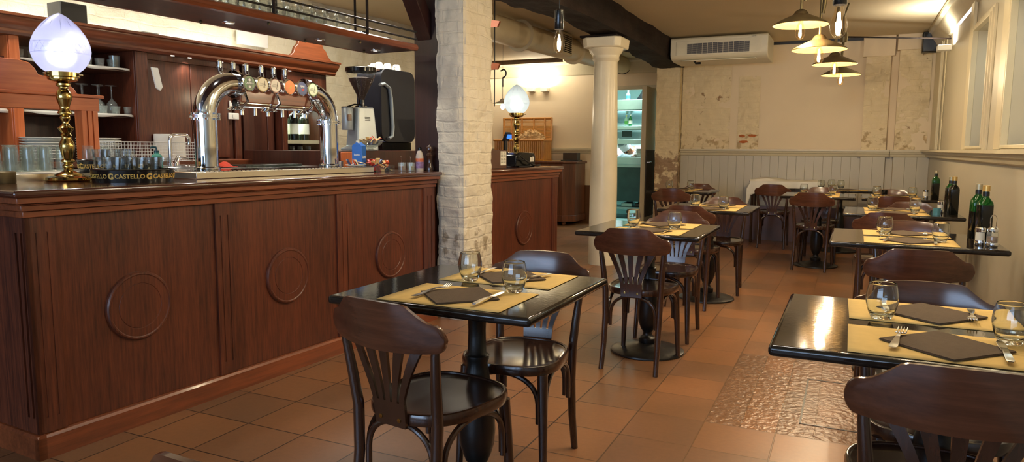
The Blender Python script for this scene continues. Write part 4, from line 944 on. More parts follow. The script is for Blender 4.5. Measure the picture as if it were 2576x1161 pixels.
box(.03,.045,-.03,.035,.25,.29).go('screen', emit('blue_screen', (.05,.2,1,1), 1.5), t, smooth=False)
t = thing('till_monitor', 'black till screen tilted beside the brick pillar on far counter', 'monitor', B(-.55, 4.12, 1.05), BA)
MB().prism([(-.1,.11),(.08,.14),(.0,.30),(-.03,.29)], -.16, .14, lambda a, b, q: (a, q, b)).go('body', MT['black'], t, recalc=True, bevel=.005)
MB().prism([(-.05,.3),(-.03,.3),(.09,.47),(.06,.48)], -.14, .16, lambda a, b, q: (a, q, b)).go('upper_screen', MT['blackgloss'], t, recalc=True, bevel=.004)
box(-.1,.1,-.16,.15,0,.12).go('base', MT['black'], t, bevel=.006)
t = thing('menu_box', 'brown wooden box with a printed paper notice on far counter', 'box', B(-.08, 3.62, 1.05), BA)
box(-.12, .04, -.16, .16, 0, .15).go('box_body', mat('brown_box', srgb(84,50,34), .5, var=.1), t, bevel=.003)
box(-.01, .03, .04, .145, .0, .15).go('notice_card_base', mat('brown_box2', srgb(84,50,34), .5), t, smooth=False)
nt_ = box(.04, .0415, .055, .15, .025, .14).go('notice', MT['paper'], t, smooth=False)
m = MB()
for c_ in (0, 1):
    for r_ in range(9):
        if r_ in (4,): continue
        m.box(.0415, .042, .062+c_*.045, .062+c_*.045+(.034 if r_ % 5 else .026), .125-r_*.0095, .128-r_*.0095)
m.go('print_lines', MT['black'], nt_, smooth=False)
#@@DINING
# ------------------------------------------------------------------ dining chairs
def make_chair():
    t = thing('bentwood_chair', 'x', 'chair')
    def outline(s, zz, n=48):
        P = []
        for k in range(n):
            a = 2*pi*k/n; ca, sa = cos(a), sin(a); p = 2.7
            x = abs(ca)**(2/p)*(1 if ca > 0 else -1); y = abs(sa)**(2/p)*(1 if sa > 0 else -1)
            yy = y*.205; w = .172+.03*(y+1)/2
            P.append((x*w*s, yy*s+.005, zz))
        return P
    def loop(mb, rings, close=True):
        n = len(rings[0]); v = [p for r in rings for p in r]; f = []
        for i in range(len(rings)-1):
            for k in range(n): f.append((i*n+k, i*n+(k+1) % n, (i+1)*n+(k+1) % n, (i+1)*n+k))
        mb.add(v, f); return mb
    fr = MB(); loop(fr, [outline(.93,.418), outline(.985,.42), outline(1.0,.43), outline(1.0,.444), outline(.985,.453), outline(.955,.455), outline(.93,.452), outline(.925,.44), outline(.93,.418)])
    fr.go('seat_frame', MT['chair'], t, sharp=50, recalc=True)
    se = MB(); R = [outline(.935,.449)]+[outline(s, .449-.010*(1-s**2)-.001) for s in (.9,.75,.6,.45,.3,.15,.02)]
    loop(se, R); se.add(R[-1], [tuple(range(47,-1,-1))]); se.add(outline(.93,.425), [tuple(range(48))]); se.go('seat', MT['seat'], t, sharp=50)
    for s in (-1, 1):
        MB().tube([(s*.15,.15,.42),(s*.158,.163,.25),(s*.168,.178,0)], [.019,.017,.0125], 14).go('leg', MT['chair'], t)
        pts = [(s*.155,-.235,0),(s*.152,-.205,.15),(s*.152,-.188,.3),(s*.156,-.185,.44),(s*.164,-.2,.55),(s*.174,-.214,.65),(s*.176,-.212,.70)]
        MB().tube(pts, [.014,.0155,.017,.0175,.016,.013,.009], 14).go('leg', MT['chair'], t)
    def hoop(a, b, z0=.27, zt=.412):
        a, b = Vector(a), Vector(b); P = []
        for i in range(25):
            q = pi*i/24; P.append(a+(b-a)*((1-cos(q))/2)+Vector((0,0,z0+(zt-z0)*min(1, sin(q)**.6 if sin(q) > 0 else 0))))
        return [a+Vector((0,0,z0-.03))]+P+[b+Vector((0,0,z0-.03))]
    inn = .021
    for (a, b) in (((-.158+inn,.155,0),(.158-inn,.155,0)), ((-.15+inn,-.172,0),(.15-inn,-.172,0)), ((-.15,-.172+inn,0),(-.156,.155-inn,0)), ((.15,-.172+inn,0),(.156,.155-inn,0))):
        MB().tube(hoop(a, b), .0095, 10).go('brace', MT['chair'], t)
    # crest: curved plywood band with raised middle
    def top(x):
        ax = abs(x)/.215
        if ax < .52: return .797-.004*(ax/.52)**2
        if ax < .86:
            q = (ax-.52)/.34; q = q*q*(3-2*q)*.2+(1-(1-q)**1.5)*.8; return .793-.05*q
        q = (ax-.86)/.14; return .743-.045*(1-sqrt(max(0, 1-q*q)))
    def bot(x):
        ax = abs(x)/.215; v = .652+.012*ax**2
        if ax > .88: q = (ax-.88)/.12; v += .036*(1-sqrt(max(0, 1-q*q)))
        return v
    NX, NZ_ = 44, 6; V = []; F = []
    for side in (1, -1):
        for i in range(NX+1):
            x = .215*sin(pi/2*(2*i/NX-1)); b0, t0 = bot(x), top(x)
            for j in range(NZ_+1):
                z = b0+(t0-b0)*j/NZ_; y = -.262+.052*(x/.215)**2-(z-.66)*.16
                V.append((x, y+side*.0085*(1 if 0 < j < NZ_ else .65), z))
    S = (NX+1)*(NZ_+1)
    for i in range(NX):
        for j in range(NZ_):
            a = i*(NZ_+1)+j; b = a+NZ_+1
            F.append((a, a+1, b+1, b)); F.append((S+a, S+b, S+b+1, S+a+1))
        a = i*(NZ_+1); b = a+NZ_+1; F.append((a, b, S+b, S+a)); a += NZ_; b += NZ_; F.append((a, S+a, S+b, b))
    for i in (0, NX):
        for j in range(NZ_):
            a = i*(NZ_+1)+j; F.append((a, S+a, S+a+1, a+1) if i == 0 else (a, a+1, S+a+1, S+a))
    MB().add(V, F).go('backrest', MT['crest'], t, sharp=50, recalc=True)
    # fan splat: base plate and five flaring slats
    sp = MB()
    def ysp(z): return -.206-.05*((z-.43)/.24)**1.3 if z > .43 else -.206
    def yx(x, z): return ysp(z)+(.052*(x/.215)**2+.016)*max(0, min(1, (z-.5)/.17))
    def strip(xa, xb, z0, z1, n=10):
        V = []; F = []
        for j in range(n+1):
            q = j/n; z = z0+(z1-z0)*q; a, b = xa(q), xb(q)
            for y in (-.005, .005): V += [(a, yx(a, z)+y, z), (b, yx(b, z)+y, z)]
        for j in range(n):
            o = j*4; F += [(o, o+1, o+5, o+4), (o+2, o+6, o+7, o+3), (o, o+4, o+6, o+2), (o+1, o+3, o+7, o+5)]
        F += [(0,2,3,1), (n*4, n*4+1, n*4+3, n*4+2)]
        sp.add(V, F)
    strip(lambda q: -.058-.004*q, lambda q: .058+.004*q, .415, .49, 4)
    for k in range(5):
        c0 = (k-2)*.0255; c1 = (k-2)*.063
        cen = lambda q, c0=c0, c1=c1: c0+(c1-c0)*(q**1.35)
        hw = lambda q: .0085+.0075*q
        strip(lambda q, cen=cen, hw=hw: cen(q)-hw(q), lambda q, cen=cen, hw=hw: cen(q)+hw(q), .487, .672, 12)
    sp.go('splat', MT['chair'], t, sharp=40, recalc=True)
    for x in (-.036, .036): MB().lathe([(.0065,0),(.0065,.003),(.003,.0035)], 12, fn=lambda p, x=x: (x+p[0], -.2115-p[2], .437+p[1])).go('bolt', MT['brass'], t)
    return Proto(t)
chair = make_chair()
def at_chair(x, y, r, lab): chair.put((x, y, 0), r, lab)
# ------------------------------------------------------------------ tables
def make_table():
    t = thing('bistro_table', 'x', 'table')
    box(-.35,.35,-.35,.35,.722,.75).go('tabletop', MT['tabletop'], t, bevel=.0105, seg=4)
    box(-.2,.2,-.03,.03,.705,.7215).box(-.03,.03,-.2,.2,.705,.7215).go('support_cross', MT['iron'], t, bevel=.003)
    MB().lathe([(.215,0),(.22,.004),(.218,.012),(.2,.02),(.15,.028),(.1,.04),(.06,.05),(.045,.056)], 48).go('base', MT['iron'], t)
    MB().lathe([(.045,.05),(.052,.06),(.052,.085),(.04,.09),(.03,.1),(.026,.12),(.04,.14),(.05,.165),(.06,.20),(.064,.25),(.06,.32),(.05,.40),(.04,.46),(.036,.485),(.042,.5),(.042,.512),(.032,.52),(.03,.6),(.034,.68),(.05,.705)], 32).go('column', MT['iron'], t, sharp=50)
    return Proto(t)
table = make_table()
# tableware prototypes
def glassware():
    po = [(.022,0),(.0265,.003),(.034,.02),(.040,.042),(.0415,.058),(.039,.078),(.034,.0985)]
    pi_ = [(.02,.012),(.03,.02),(.0378,.042),(.0395,.058),(.0372,.078),(.0326,.0985)]
    def sm(P):   # smooth profile
        out = []
        for i in range(len(P)-1):
            p0 = P[max(i-1,0)]; p1 = P[i]; p2 = P[i+1]; p3 = P[min(i+2, len(P)-1)]
            for k in range(4):
                q = k/4; out.append(tuple(.5*((2*p1[c])+(-p0[c]+p2[c])*q+(2*p0[c]-5*p1[c]+4*p2[c]-p3[c])*q*q+(-p0[c]+3*p1[c]-3*p2[c]+p3[c])*q**3) for c in (0,1)))
        return out+[P[-1]]
    o, i = sm(po), sm(pi_)
    prof = [(1e-5, 0)]+o+[(.0333,.0995)]+i[::-1]+[(.008,.0135),(1e-5,.0138)]
    g = MB().lathe(prof, 64, cap=False).go('water_tumbler', MT['glass'], sharp=60, recalc=True); tag(g, 'x', 'glass'); return Proto(g)
    g = thing('water_tumbler', 'x', 'glass')
    MB().lathe([q for q in o if q[1] > .012]+[(.0333,.0995)]+[q for q in i[::-1] if q[1] > .013], 48, cap=False).go('bowl', MT['bowlglass'], g, sharp=60, recalc=True)
    MB().lathe([(1e-5,.0008),(.018,.0008),(.0225,0),(.0265,.003),(.0305,.0118),(.0285,.0135),(.02,.0125),(.008,.0115),(1e-5,.0112)], 48, cap=False).go('thick_base', MT['glass'], g, sharp=60, recalc=True)
    return Proto(g)
tumb = glassware()
def flat_thing(name, lab, cat, w, h, m, th=.0008, warp=.0015):
    mb = MB()
    mb.grid(12, 8, lambda s, q: (-w/2+w*s, -h/2+h*q, th+warp*max(0, abs(2*s-1)-.7)**2*3+warp*.4*nz(s*3, q*3, 1)**2))
    o = mb.go(name, m, solid=th); tag(o, lab, cat); return Proto(o)
pmat = flat_thing('paper_placemat', 'x', 'placemat', .42, .29, MT['mat'])
nap_o = MB()
for k, (z, ins) in enumerate(((0,0),(.0016,.0005),(.0032,.001))): nap_o.box(-.1+ins, .1-ins, -.1+ins, .1-ins, z, z+.0013)
napk = Proto(tag(nap_o.go('paper_napkin', MT['napkin'], bevel=.0004, seg=1), 'x', 'napkin'))
def fork():
    m = MB(); V = []; F = []
    prof = [(-.095,.0075,.001),(-.09,.0095,.001),(-.05,.0085,.002),(-.01,.005,.006),(.025,.0035,.008),(.04,.006,.006),(.048,.0115,.004),(.058,.012,.003)]
    for y, w, z in prof: V += [(-w, y, z), (w, y, z), (w, y, z+.0022), (-w, y, z+.0022)]
    for i in range(len(prof)-1):
        o = i*4; F += [(o+k, o+(k+1) % 4, o+4+(k+1) % 4, o+4+k) for k in range(4)]
    F += [(3,2,1,0), tuple(len(V)-4+k for k in range(4))]
    m.add(V, F)
    for k in range(4):
        x = -.0102+.0068*k; P = [(.056,.0042),(.068,.003),(.08,.004),(.092,.0075),(.099,.0105)]
        m.tube([(x, y, z) for y, z in P], [.0019,.0018,.0016,.0013,.0007], 6)
    return Proto(tag(m.go('table_fork', MT['steel'], recalc=True, sharp=50), 'x', 'fork'))
def knife():
    m = MB(); V = []; F = []
    prof = [(-.1,.006,.0012,.003),(-.096,.009,.001,.004),(-.05,.008,.001,.006),(-.005,.0055,.001,.0065),(.0,.0075,.003,.0018),(.03,.0095,.003,.0012),(.08,.009,.003,.001),(.1,.004,.003,.0008)]
    for y, w, z, h in prof: V += [(-w, y, z), (w*.9, y, z), (w*.9, y, z+h), (-w, y, z+h)]
    for i in range(len(prof)-1):
        o = i*4; F += [(o+k, o+(k+1) % 4, o+4+(k+1) % 4, o+4+k) for k in range(4)]
    F += [(3,2,1,0), tuple(len(V)-4+k for k in range(4))]
    m.add(V, F); return Proto(tag(m.go('table_knife', MT['steel'], recalc=True, sharp=50, bevel=.0008), 'x', 'knife'))
fk, kn = fork(), knife()
TZ = .75
rnd = random.Random(11)
def setting(cx, cy, far, where, dx=0, rot=0, nr=45):
    """placemat, napkin, fork and knife; far side is turned round"""
    side = 'far side of the' if far else 'near side of the'
    f = 180 if far else 0; s = -1 if far else 1
    pmat.put((cx, cy, TZ+.0005), rot, 'kraft paper placemat on the %s %s' % (side, where))
    napk.put((cx+dx, cy, TZ+.004), nr+rnd.uniform(-4, 4), 'taupe napkin turned diagonally on the %s %s' % (side, where))
    fk.put((cx-s*.10+dx, cy-s*.0, TZ+.0085), f+rnd.uniform(-14, -4), 'steel fork across the napkin on the %s %s' % (side, where))
    kn.put((cx+s*.115+dx, cy-s*.015, TZ+.0085), f+rnd.uniform(-6, 6), 'steel knife across the napkin on the %s %s' % (side, where))
W = dict(L1='front table beside the bar', L2='table beside the round column', L3='third left-row table', L4='table by the brick pier',
         R1='nearest wall table', R2='second wall table', R3='third wall table', R4='farthest wall table', CC='centre table')
TB = dict(L1=(-1.125, 2.115), L2=(-1.06, 4.185), L3=(-1.02, 5.93), L4=(-1.73, 8.3), R1=(.235, 2.125), R2=(.31, 4.35), R3=(.355, 6.2), R4=(.46, 8.16), CC=(-.29, 8.16))
TL = dict(L1='black bistro table beside the bar, nearest of the left row', L2='black bistro table in front of the round column', L3='black bistro table of the left row, third from the camera',
          L4='black bistro table at the far end of left row by brick pier', R1='black table at bottom right, nearest of the wall row', R2='black wall-side table carrying two shakers and an oil bottle',
          R3='black wall-side table, third of the wall row, with a tall dark bottle', R4='farthest black wall-side table, below the green topped bottle', CC='black table joined to the left of the farthest wall-side table')
for k, (x, y) in TB.items():
    o = table.put((x, y, 0), 0, TL[k])
    if k in ('R1', 'R2', 'R3'): o.scale = (1.12, 1, 1)
for k, xs in dict(L1=-1.09, L2=-1.03, L3=-.98, L4=-1.78, R1=.225, R2=.29, R3=.32, R4=.42, CC=-.3).items():
    y = TB[k][1]
    setting(xs, y-.185, False, W[k], rot=rnd.uniform(-1, 1)); setting(xs, y+.185, True, W[k], rot=rnd.uniform(-1, 1))
G = [(-1.19,2.186,'L1','left'), (-.965,2.07,'L1','right'), (.097,2.195,'R1','left'), (.37,2.04,'R1','right'), (-1.175,4.23,'L2','left'), (-.91,4.154,'L2','right'),
     (-1.13,5.9,'L3','left'), (-.885,5.76,'L3','right'), (-1.9,8.33,'L4','left'), (-1.68,8.45,'L4','right'), (.186,4.44,'R2','left'), (.43,4.2,'R2','right'),
     (.167,6.25,'R3','left'), (.455,6.2,'R3','right'), (.251,8.2,'R4','left'), (.565,8.12,'R4','right'), (-.448,8.35,'CC','left'), (-.161,8.2,'CC','right')]
for x, y, k, lr in G: tumb.put((x, y, TZ+.0026), rnd.uniform(0, 360), 'clear rounded water tumbler, %s one on the %s' % (lr, W[k]))
# chairs: (x, y, turn, label)
CH = [(-1.135, 1.87, -9, 'brown bentwood chair at bottom centre, its back towards the camera, by the bar'),
      (-1.105, 2.414, 183, 'glossy bentwood chair on the far side of the front table by the bar'),
      (-1.035, 3.95, -2.5, 'bentwood chair with fan back in front of the table beside the column'),
      (-1.04, 4.62, 180, 'bentwood chair on the far side of the table beside the column'),
      (-1.09, 5.68, -3, 'bentwood chair on the near side of the third left-row table'),
      (-.98, 6.3, 183, 'bentwood chair on the far side of the third left-row table'),
      (-1.75, 7.98, 0, 'bentwood chair on the near side of the table by brick pier'),
      (-1.68, 8.72, 180, 'bentwood chair on the far side of the table by brick pier'),
      (.215, 1.87, 3, 'dark bentwood chair at bottom right, cropped by the frame, nearest the camera'),
      (.25, 2.34, 184, 'dark bentwood chair on the far side of the nearest wall table'),
      (.262, 3.75, 6, 'dark bentwood chair on the near side of the second wall table'),
      (.33, 4.60, 180, 'bentwood chair on the far side of the second wall table'),
      (.24, 5.72, 0, 'bentwood chair on the near side of the third wall table'),
      (.46, 6.42, 180, 'bentwood chair on the far side of the third wall table'),
      (.38, 7.72, 0, 'bentwood chair on the near side of the farthest wall table'),
      (.42, 8.52, 180, 'bentwood chair on the far side of the farthest wall table'),
      (-.315, 7.97, -6, 'bentwood chair standing free in front of the centre table'),
      (-.28, 8.62, 180, 'bentwood chair on the far side of the centre table'),
      (-.857, 9.57, 0, 'bentwood chair with its back to us before the white cloth')]
CH.append((-.75, .93, 3, 'bentwood chair almost wholly below the frame at bottom left of the near table'))
for x, y, r, l in CH: at_chair(x, y, r, l)
table.put((-.1, 9.5, 0), 0, 'black table partly hidden behind the centre table, beside the white cloth')
setting(-.02, 9.32, False, 'hidden rear table')
for i, (x, y) in enumerate(((-.32, 9.55), (-.1, 9.6), (-.21, 9.72))): tumb.put((x, y, TZ+.0026), 0, 'clear water tumbler on the rear table beside the white cloth', 'tumblers on the rear table')
# near left corner: top of one more chair below the frame
# cloth covered side table
t = thing('cloth_covered_side_table', 'low side table by the back wall covered with a white cloth', 'side table', (-.78, 10.04, 0))
box(-.42,.42,-.17,.2,.79,.81).go('tabletop', MT['chair'], t)
for x in (-.38,.38):
    for y in (-.14,.17): MB().tube([(x,y,0),(x,y,.79)], .018, 10).go('leg', MT['chair'], t)
def cl(s, q):
    x = -.47+.9*s; d = q; y = -.2+.42*min(1, max(0, (d-.35)/.65)); z = .815+.02*nz(s*5, q*4, 2)
    if d < .35: z = .815-.09*(1-d/.35)*(1+1.6*(1-s)**4); y = -.2-.01+.02*sin(s*22)*(1-d/.35)
    if s < .06: z -= (1-s/.06)*.14*(.4+.6*(1-q)); x += .02
    return (x, y, z+.03*max(0, sin(s*6))*(d > .4))
o = MB().grid(60, 24, cl).go('white_tablecloth', MT['cloth'], solid=.003); tag(o, 'crumpled white cloth over the side table at the back wall', 'tablecloth', None, (-.78, 10.04, 0))
# bottles and shakers on the wall-side tables
def oil_bottle(label, loc, rot, capc, h=.285, fill=.68):
    t = thing('oil_bottle', label, 'bottle', loc, rot)
    def sq(w, z, r=.3):
        P = []
        for k in range(32):
            a = 2*pi*k/32; p = 5 if w > .025 else 2; c_, s_ = cos(a), sin(a)
            P.append((w*abs(c_)**(2/p)*(1 if c_ > 0 else -1), w*abs(s_)**(2/p)*(1 if s_ > 0 else -1), z))
        return P
    def skin(L, name, m):
        V = []; F = []
        for w, z in L: V += sq(w, z)
        for i in range(len(L)-1):
            for k in range(32): F.append((i*32+k, i*32+(k+1) % 32, (i+1)*32+(k+1) % 32, (i+1)*32+k))
        F += [tuple(range(31,-1,-1)), tuple((len(L)-1)*32+k for k in range(32))]
        MB().add(V, F).go(name, m, t, sharp=50)
    S_ = [(.030,0),(.032,.003),(.032,h*.60),(.0318,h*.66),(.029,h*.71),(.0165,h*.79),(.0135,h*.82),(.0135,h*.93)]
    def wz(z):
        for (a, b), (c, d) in zip(S_, S_[1:]):
            if z <= d: return a+(c-a)*(z-b)/(d-b)
    zf = h*fill
    skin([q for q in S_ if q[1] < zf]+[(wz(zf), zf)], 'oil_fill', MT['oil'])
    skin([(wz(zf+.0004), zf+.0004)]+[q for q in S_ if q[1] > zf+.001], 'bottle', MT['green'])
    MB().lathe([(.0165,h*.9),(.0165,h),(.014,h*1.005)], 20).go('cap', capc, t)
    MB().lathe([(.0152,h*.82),(.0152,h*.89)], 20, cap=False).go('neck_band', MT['black'], t)
goldcap = mat('gold_cap', srgb(196,160,90), .3, .5)
silv = mat('silver_cap', srgb(170,160,130), .35, .5)
oil_bottle('dark oil bottle with gold cap beside the shakers', (.625, 4.3, TZ), 12, goldcap, .29, .66)
oil_bottle('green shouldered bottle hidden behind the gold capped oil bottle', (.62, 4.5, TZ), 12, silv, .29, .5)
oil_bottle('dark tall oil bottle on the third wall-side table', (.69, 6.12, TZ), 10, goldcap, .275, .8)
oil_bottle('green necked bottle behind the tall oil bottle of third wall table', (.70, 6.42, TZ), 10, silv, .265)
oil_bottle('green topped oil bottle on the farthest wall-side table', (.745, 8.0, TZ), 10, silv, .275, .56)
def shaker(label, loc, kind):
    t = thing('condiment_shaker', label, 'shaker', loc)
    if kind == 's':
        MB().lathe([(.021,0),(.022,.002),(.022,.024),(.0215,.026)], 28).go('base_cap', MT['chrome'], t)
        MB().lathe([(.0205,.026),(.0205,.066)], 28).go('body', mat('salt_glass', srgb(200,196,180), .3), t); MB().lathe([(.0205,.066),(.0225,.068),(.0225,.086),(.019,.09)], 28).go('top_cap', MT['chrome'], t)
    else:
        MB().lathe([(.024,0),(.026,.003),(.026,.02),(.025,.022)], 28).go('base_cap', MT['chrome'], t)
        MB().lathe([(.0245,.022),(.0245,.066),(.02,.075)], 28).go('body', MT['tglass2'], t)
        MB().lathe([(1e-5,.024),(.0225,.024),(.0225,.05),(1e-5,.052)], 20, cap=False).go('contents', mat('toothpicks', srgb(120,84,50), .8, var=.4, scale=100), t)
        MB().lathe([(.021,.073),(.024,.078),(.022,.09),(.014,.097),(.006,.099)], 28).go('lid', MT['chrome'], t)
        MB().tube([(-.012,0,.09),(-.013,0,.14),(-.008,0,.153),(0,0,.157),(.008,0,.153),(.013,0,.14),(.012,0,.09)], .0022, 8).go('wire_handle', MT['chrome'], t)
shaker('salt shaker with chrome ends on the second wall-side table', (.595, 4.17, TZ), 's')
shaker('glass cruet with tall wire handle on the second wall-side table', (.64, 4.13, TZ), 'c')
shaker('small salt shaker beside the tall oil bottle, third wall table', (.62, 6.2, TZ), 's')
shaker('small salt shaker on the farthest wall-side table', (.67, 8.02, TZ), 's')
t = thing('candle_glass', 'small blue green glass on the third wall-side table', 'glass', (.58, 6.02, TZ)); MB().lathe([(.026,0),(.027,.05),(.025,.05),(.024,.004),(1e-5,.004)], 28, cap=False).go('cup', mat('teal_glass', srgb(70,120,130), .15), t)
t = thing('candle_glass', 'small black cup on the farthest wall-side table', 'cup', (.33, 8.42, TZ)); MB().lathe([(.026,0),(.032,.055),(.03,.055),(.024,.004),(1e-5,.004)], 28, cap=False).go('cup', MT['blackgloss'], t)
#@@FIT
# ------------------------------------------------------------------ pendant lamps
def bulb(t, z, r=.032, glow=True):
    """long filament bulb hanging with its cap at z"""
    pr = [(.013,z),(.014,z-.012),(.02,z-.03),(r*.95,z-.065),(r,z-.085),(r*.85,z-.108),(r*.45,z-.124),(1e-5,z-.128)]
    MB().lathe(pr[::-1], 28, cap=False).go('bulb_glass', thinbulb, t, sharp=80)
    f = MB()
    for k in range(6):
        a = 2*pi*k/6; f.tube([(.004*cos(a), .004*sin(a), z-.03), (.009*cos(a+.5), .009*sin(a+.5), z-.085)], .0009, 5)
    f.go('filament', MT['filament'], t)
    MB().lathe([(.003,z-.0),(.004,z-.03),(.0015,z-.06)], 8).go('glass_stem', MT['tglass'], t)
thinbulb = thinglass('amber_bulb_glass', (1,.93,.8,1), .5)
def make_pendant():
    t = thing('brass_pendant_lamp', 'x', 'pendant lamp')
    dome = [(.004,.098),(.02,.094),(.036,.084),(.047,.068),(.05,.06),(.075,.05),(.11,.034),(.15,.014),(.178,-.004),(.181,-.008)]
    MB().lathe(dome[::-1], 48, cap=False).go('shade', MT['oldbrass'], t, sharp=60)
    MB().lathe([(r-.002 if r > .01 else .001, z-.003) for r, z in dome][::-1], 48, cap=False).go('shade_lining', MT['brassin'], t, sharp=60)
    MB().lathe([(.016,.09),(.016,.03),(.014,.02)], 20).go('lamp_holder', MT['oldbrass'], t)
    bulb(t, .022)
    return Proto(t)
pend = make_pendant()
PL = [(-.365, 5.39, 2.07, 'brass pendant lamp nearest the camera, highest of the four'), (-.245, 5.52, 1.915, 'brass pendant lamp second from left'),
      (-.175, 6.82, 1.95, 'brass pendant lamp third in the cluster'), (-.14, 7.85, 1.955, 'brass pendant lamp farthest and lowest of the cluster')]
for x, y, z, l in PL:
    pend.put((x, y, z), 0, l); light("POINT", "pendant_light", (x, y, z-.06), 30, (1,.85,.64), .012)
o = MB()
def arms(m, x, y, z):
    m.tube([(x,y,z+.09),(x,y,CZ-.15 if z > 2 else z+.3)], .009, 8)
t = thing('pendant_arm_frame', 'aged brass zigzag arms and wall rod carrying the four brass pendants', 'lamp frame', (0,0,0))
m = MB(); arms(m, *PL[0][:3]); m.tube([(-.365,5.39,2.17),(-.365,5.39,CZ)], .006, 6)
m.tube([(-.34,5.39,2.22),(-.345,5.39,CZ)], .011, 8)
m.go('hanger', MT['oldbrass'], t)
m = MB(); m.tube([(-.245,5.52,2.0),(-.245,5.52,2.34)], .009, 8); m.tube([(-.235,5.52,2.15),(-.21,5.52,2.33),(-.28,5.5,2.45),(-.33,5.4,2.55)], .013, 8); m.go('arm', MT['oldbrass'], t)
m = MB(); m.tube([(-.175,6.82,2.03),(-.175,6.82,2.3),(-.17,6.9,2.42),(-.16,7.2,2.3)], .013, 8).tube([(-.175,6.82,2.3),(-.12,7.1,2.22)], .01, 8); m.go('arm', MT['oldbrass'], t)
m = MB(); m.tube([(-.14,7.85,2.04),(-.142,7.85,2.12),(-.13,7.85,2.28)], .013, 8).lathe([(.03,2.26),(.036,2.29),(.036,2.33),(.03,2.35)], 20, (-.13,7.85,0)).tube([(-.13,7.85,2.33),(-.14,7.85,2.5),(-.1,7.85,CZ)], .009, 8); m.go('arm', MT['oldbrass'], t)
MB().tube([(-.13,7.85,2.31),(RX-.0,8.75,2.36)], .008, 10).go('wall_rod', MT['beam'], t)
# bare filament bulbs
def bare(label, loc, sock=.012):
    t = thing('filament_bulb_pendant', label, 'pendant lamp', loc)
    MB().lathe([(.024,.0),(.026,.004),(.026,.1),(.02,.106),(.004,.108)], 28).go('socket', MT['blackgloss'], t)
    MB().tube([(0,0,.1),(0,0,CZ-loc[2])], .003, 8).go('cable', MT['black'], t)
    bulb(t, .002); light('POINT', 'bulb_light', (loc[0], loc[1], loc[2]-.07), 12, (1,.85,.64), .012)
bare('bare filament bulb with black socket at upper right', (-.073, 3.09, 1.765))
bare('bare filament bulb with black socket below the dark beam', (-1.474, 3.72, 1.855))
t = thing('small_pendant_lamp', 'small cream pendant lamp with hook by the rear left wall', 'pendant lamp', (-3.9, 8.0, 1.77))
MB().lathe([(.13,-.02),(.09,.0),(.04,.015),(.035,.03),(.02,.045),(.004,.05)], 32, cap=False).go('shade', mat('cream_enamel', srgb(196,180,150), .4), t, solid=.002)
MB().tube([(0,0,.05),(0,0,.27)], .003, 6).tube([(0,0,.19),(0,0,.3)], .008, 8).tube([(0,0,.3)]+[(.045*sin(a), 0, .35-.05*cos(a)) for a in (.3,.8,1.3,1.8,2.3,2.9)]+[(-.03,0,.38)], .009, 8).tube([(0,0,.4),(0,0,CZ-1.77)], .0015, 5).go('hook', MT['iron'], t)
MB().ball((0,0,-.05), .026, 14, 8, (1,1,1.3)).go('bulb', MT['filament'], t)
light('POINT', 'pendant_light', (-3.9, 8.0, 1.66), 5, (1,.8,.55), .03)
# ------------------------------------------------------------------ air conditioner and speaker
t = thing('air_conditioner', 'cream ceiling air conditioner with dark grille at the end of the beam', 'air conditioner', (-1.56, 9.22, 2.32))
MB().prism([(0,.075),(.015,.045),(.06,.018),(.16,0),(.66,0),(.66,.28),(.02,.28),(0,.262)], -.585, .585, lambda a, b, q: (q, a, b)).go('housing', MT['acw'], t, recalc=True, bevel=.03, seg=4)
box(-.51,.51,-.006,.0,.06,.235).go('grille_plate', MT['acw'], t, bevel=.03, seg=4)
box(-.375,.375,-.0085,-.006,.075,.2).go('grille_opening', mat('dark_grille', srgb(38,44,62), .6), t, smooth=False)
m = MB()
for i in range(14): m.box(-.5,.5,-.011,-.0085,.07+i*.0118,.0718+i*.0118)
for i in range(13): m.box(-.376+i*.0625,-.372+i*.0625,-.0125,-.0085,.07,.225)
for i in range(12): m.box(-.374+i*.0625,-.374+i*.0625+.05,-.0105,-.0085,.2,.222)
m.go('grille_louvre', MT['acw'], t, smooth=False)
text_mesh('DAIKIN', .016, fn=lambda co: Vector((.42+co.x, -.0035-co.z, .252+co.y)), m=MT['black'], parent=t)
box(-.45,.45,.05,.13,-.004,.006).go('air_flap', MT['acw'], t, bevel=.003)
MB().tube([(-.3,.1,-.0),(-.28,.1,-.03),(-.22,.1,-.03)], .014, 8).go('drain_elbow', MT['black'], t)
t = thing('wall_speaker', 'black speaker in the upper corner of the back wall', 'speaker', (.77, 9.98, 2.37), 0)
box(-.085,.085,-.09,.07,0,.235).go('cabinet', MT['black'], t, bevel=.01); box(-.07,.07,-.094,-.09,.015,.22).go('grille', MT['blackgloss'], t)
t = thing('wall_uplight', 'white wall uplight box near the speaker on the right wall', 'wall light', (RX, 8.4, 2.2)); box(-.15,-.029,-.06,.06,0,.05).go('housing', MT['white'], t, bevel=.003); box(-.14,-.04,-.05,.05,.0505,.052).go('diffuser', MT['led'], t)
light('AREA', 'uplight', (RX-.05, 8.4, 2.26), 12, (1,.95,.86), .05, (180,0,0), sy=.06)
for y_, w_ in ((4.35, 'above the second wall table'), (3.0, 'nearer the camera'), (.6, 'behind the camera')):  # extra uplights added out of view to brighten the ceiling
    t = thing('wall_uplight', 'added white fill uplight %s on the right wall' % w_, 'wall light', (RX, y_, 2.2)); box(-.15,-.029,-.06,.06,0,.05).go('housing', MT['white'], t, bevel=.003); box(-.14,-.04,-.05,.05,.0505,.052).go('diffuser', MT['led'], t)
    light('AREA', 'uplight', (RX-.09, y_, 2.26), 30 if y_ > 2 else 7, (1,.95,.86), .1, (180,0,0), sy=.08)
t = thing('cabinet_uplight', '', 'x', (0,0,0)); bpy.data.objects.remove(t)
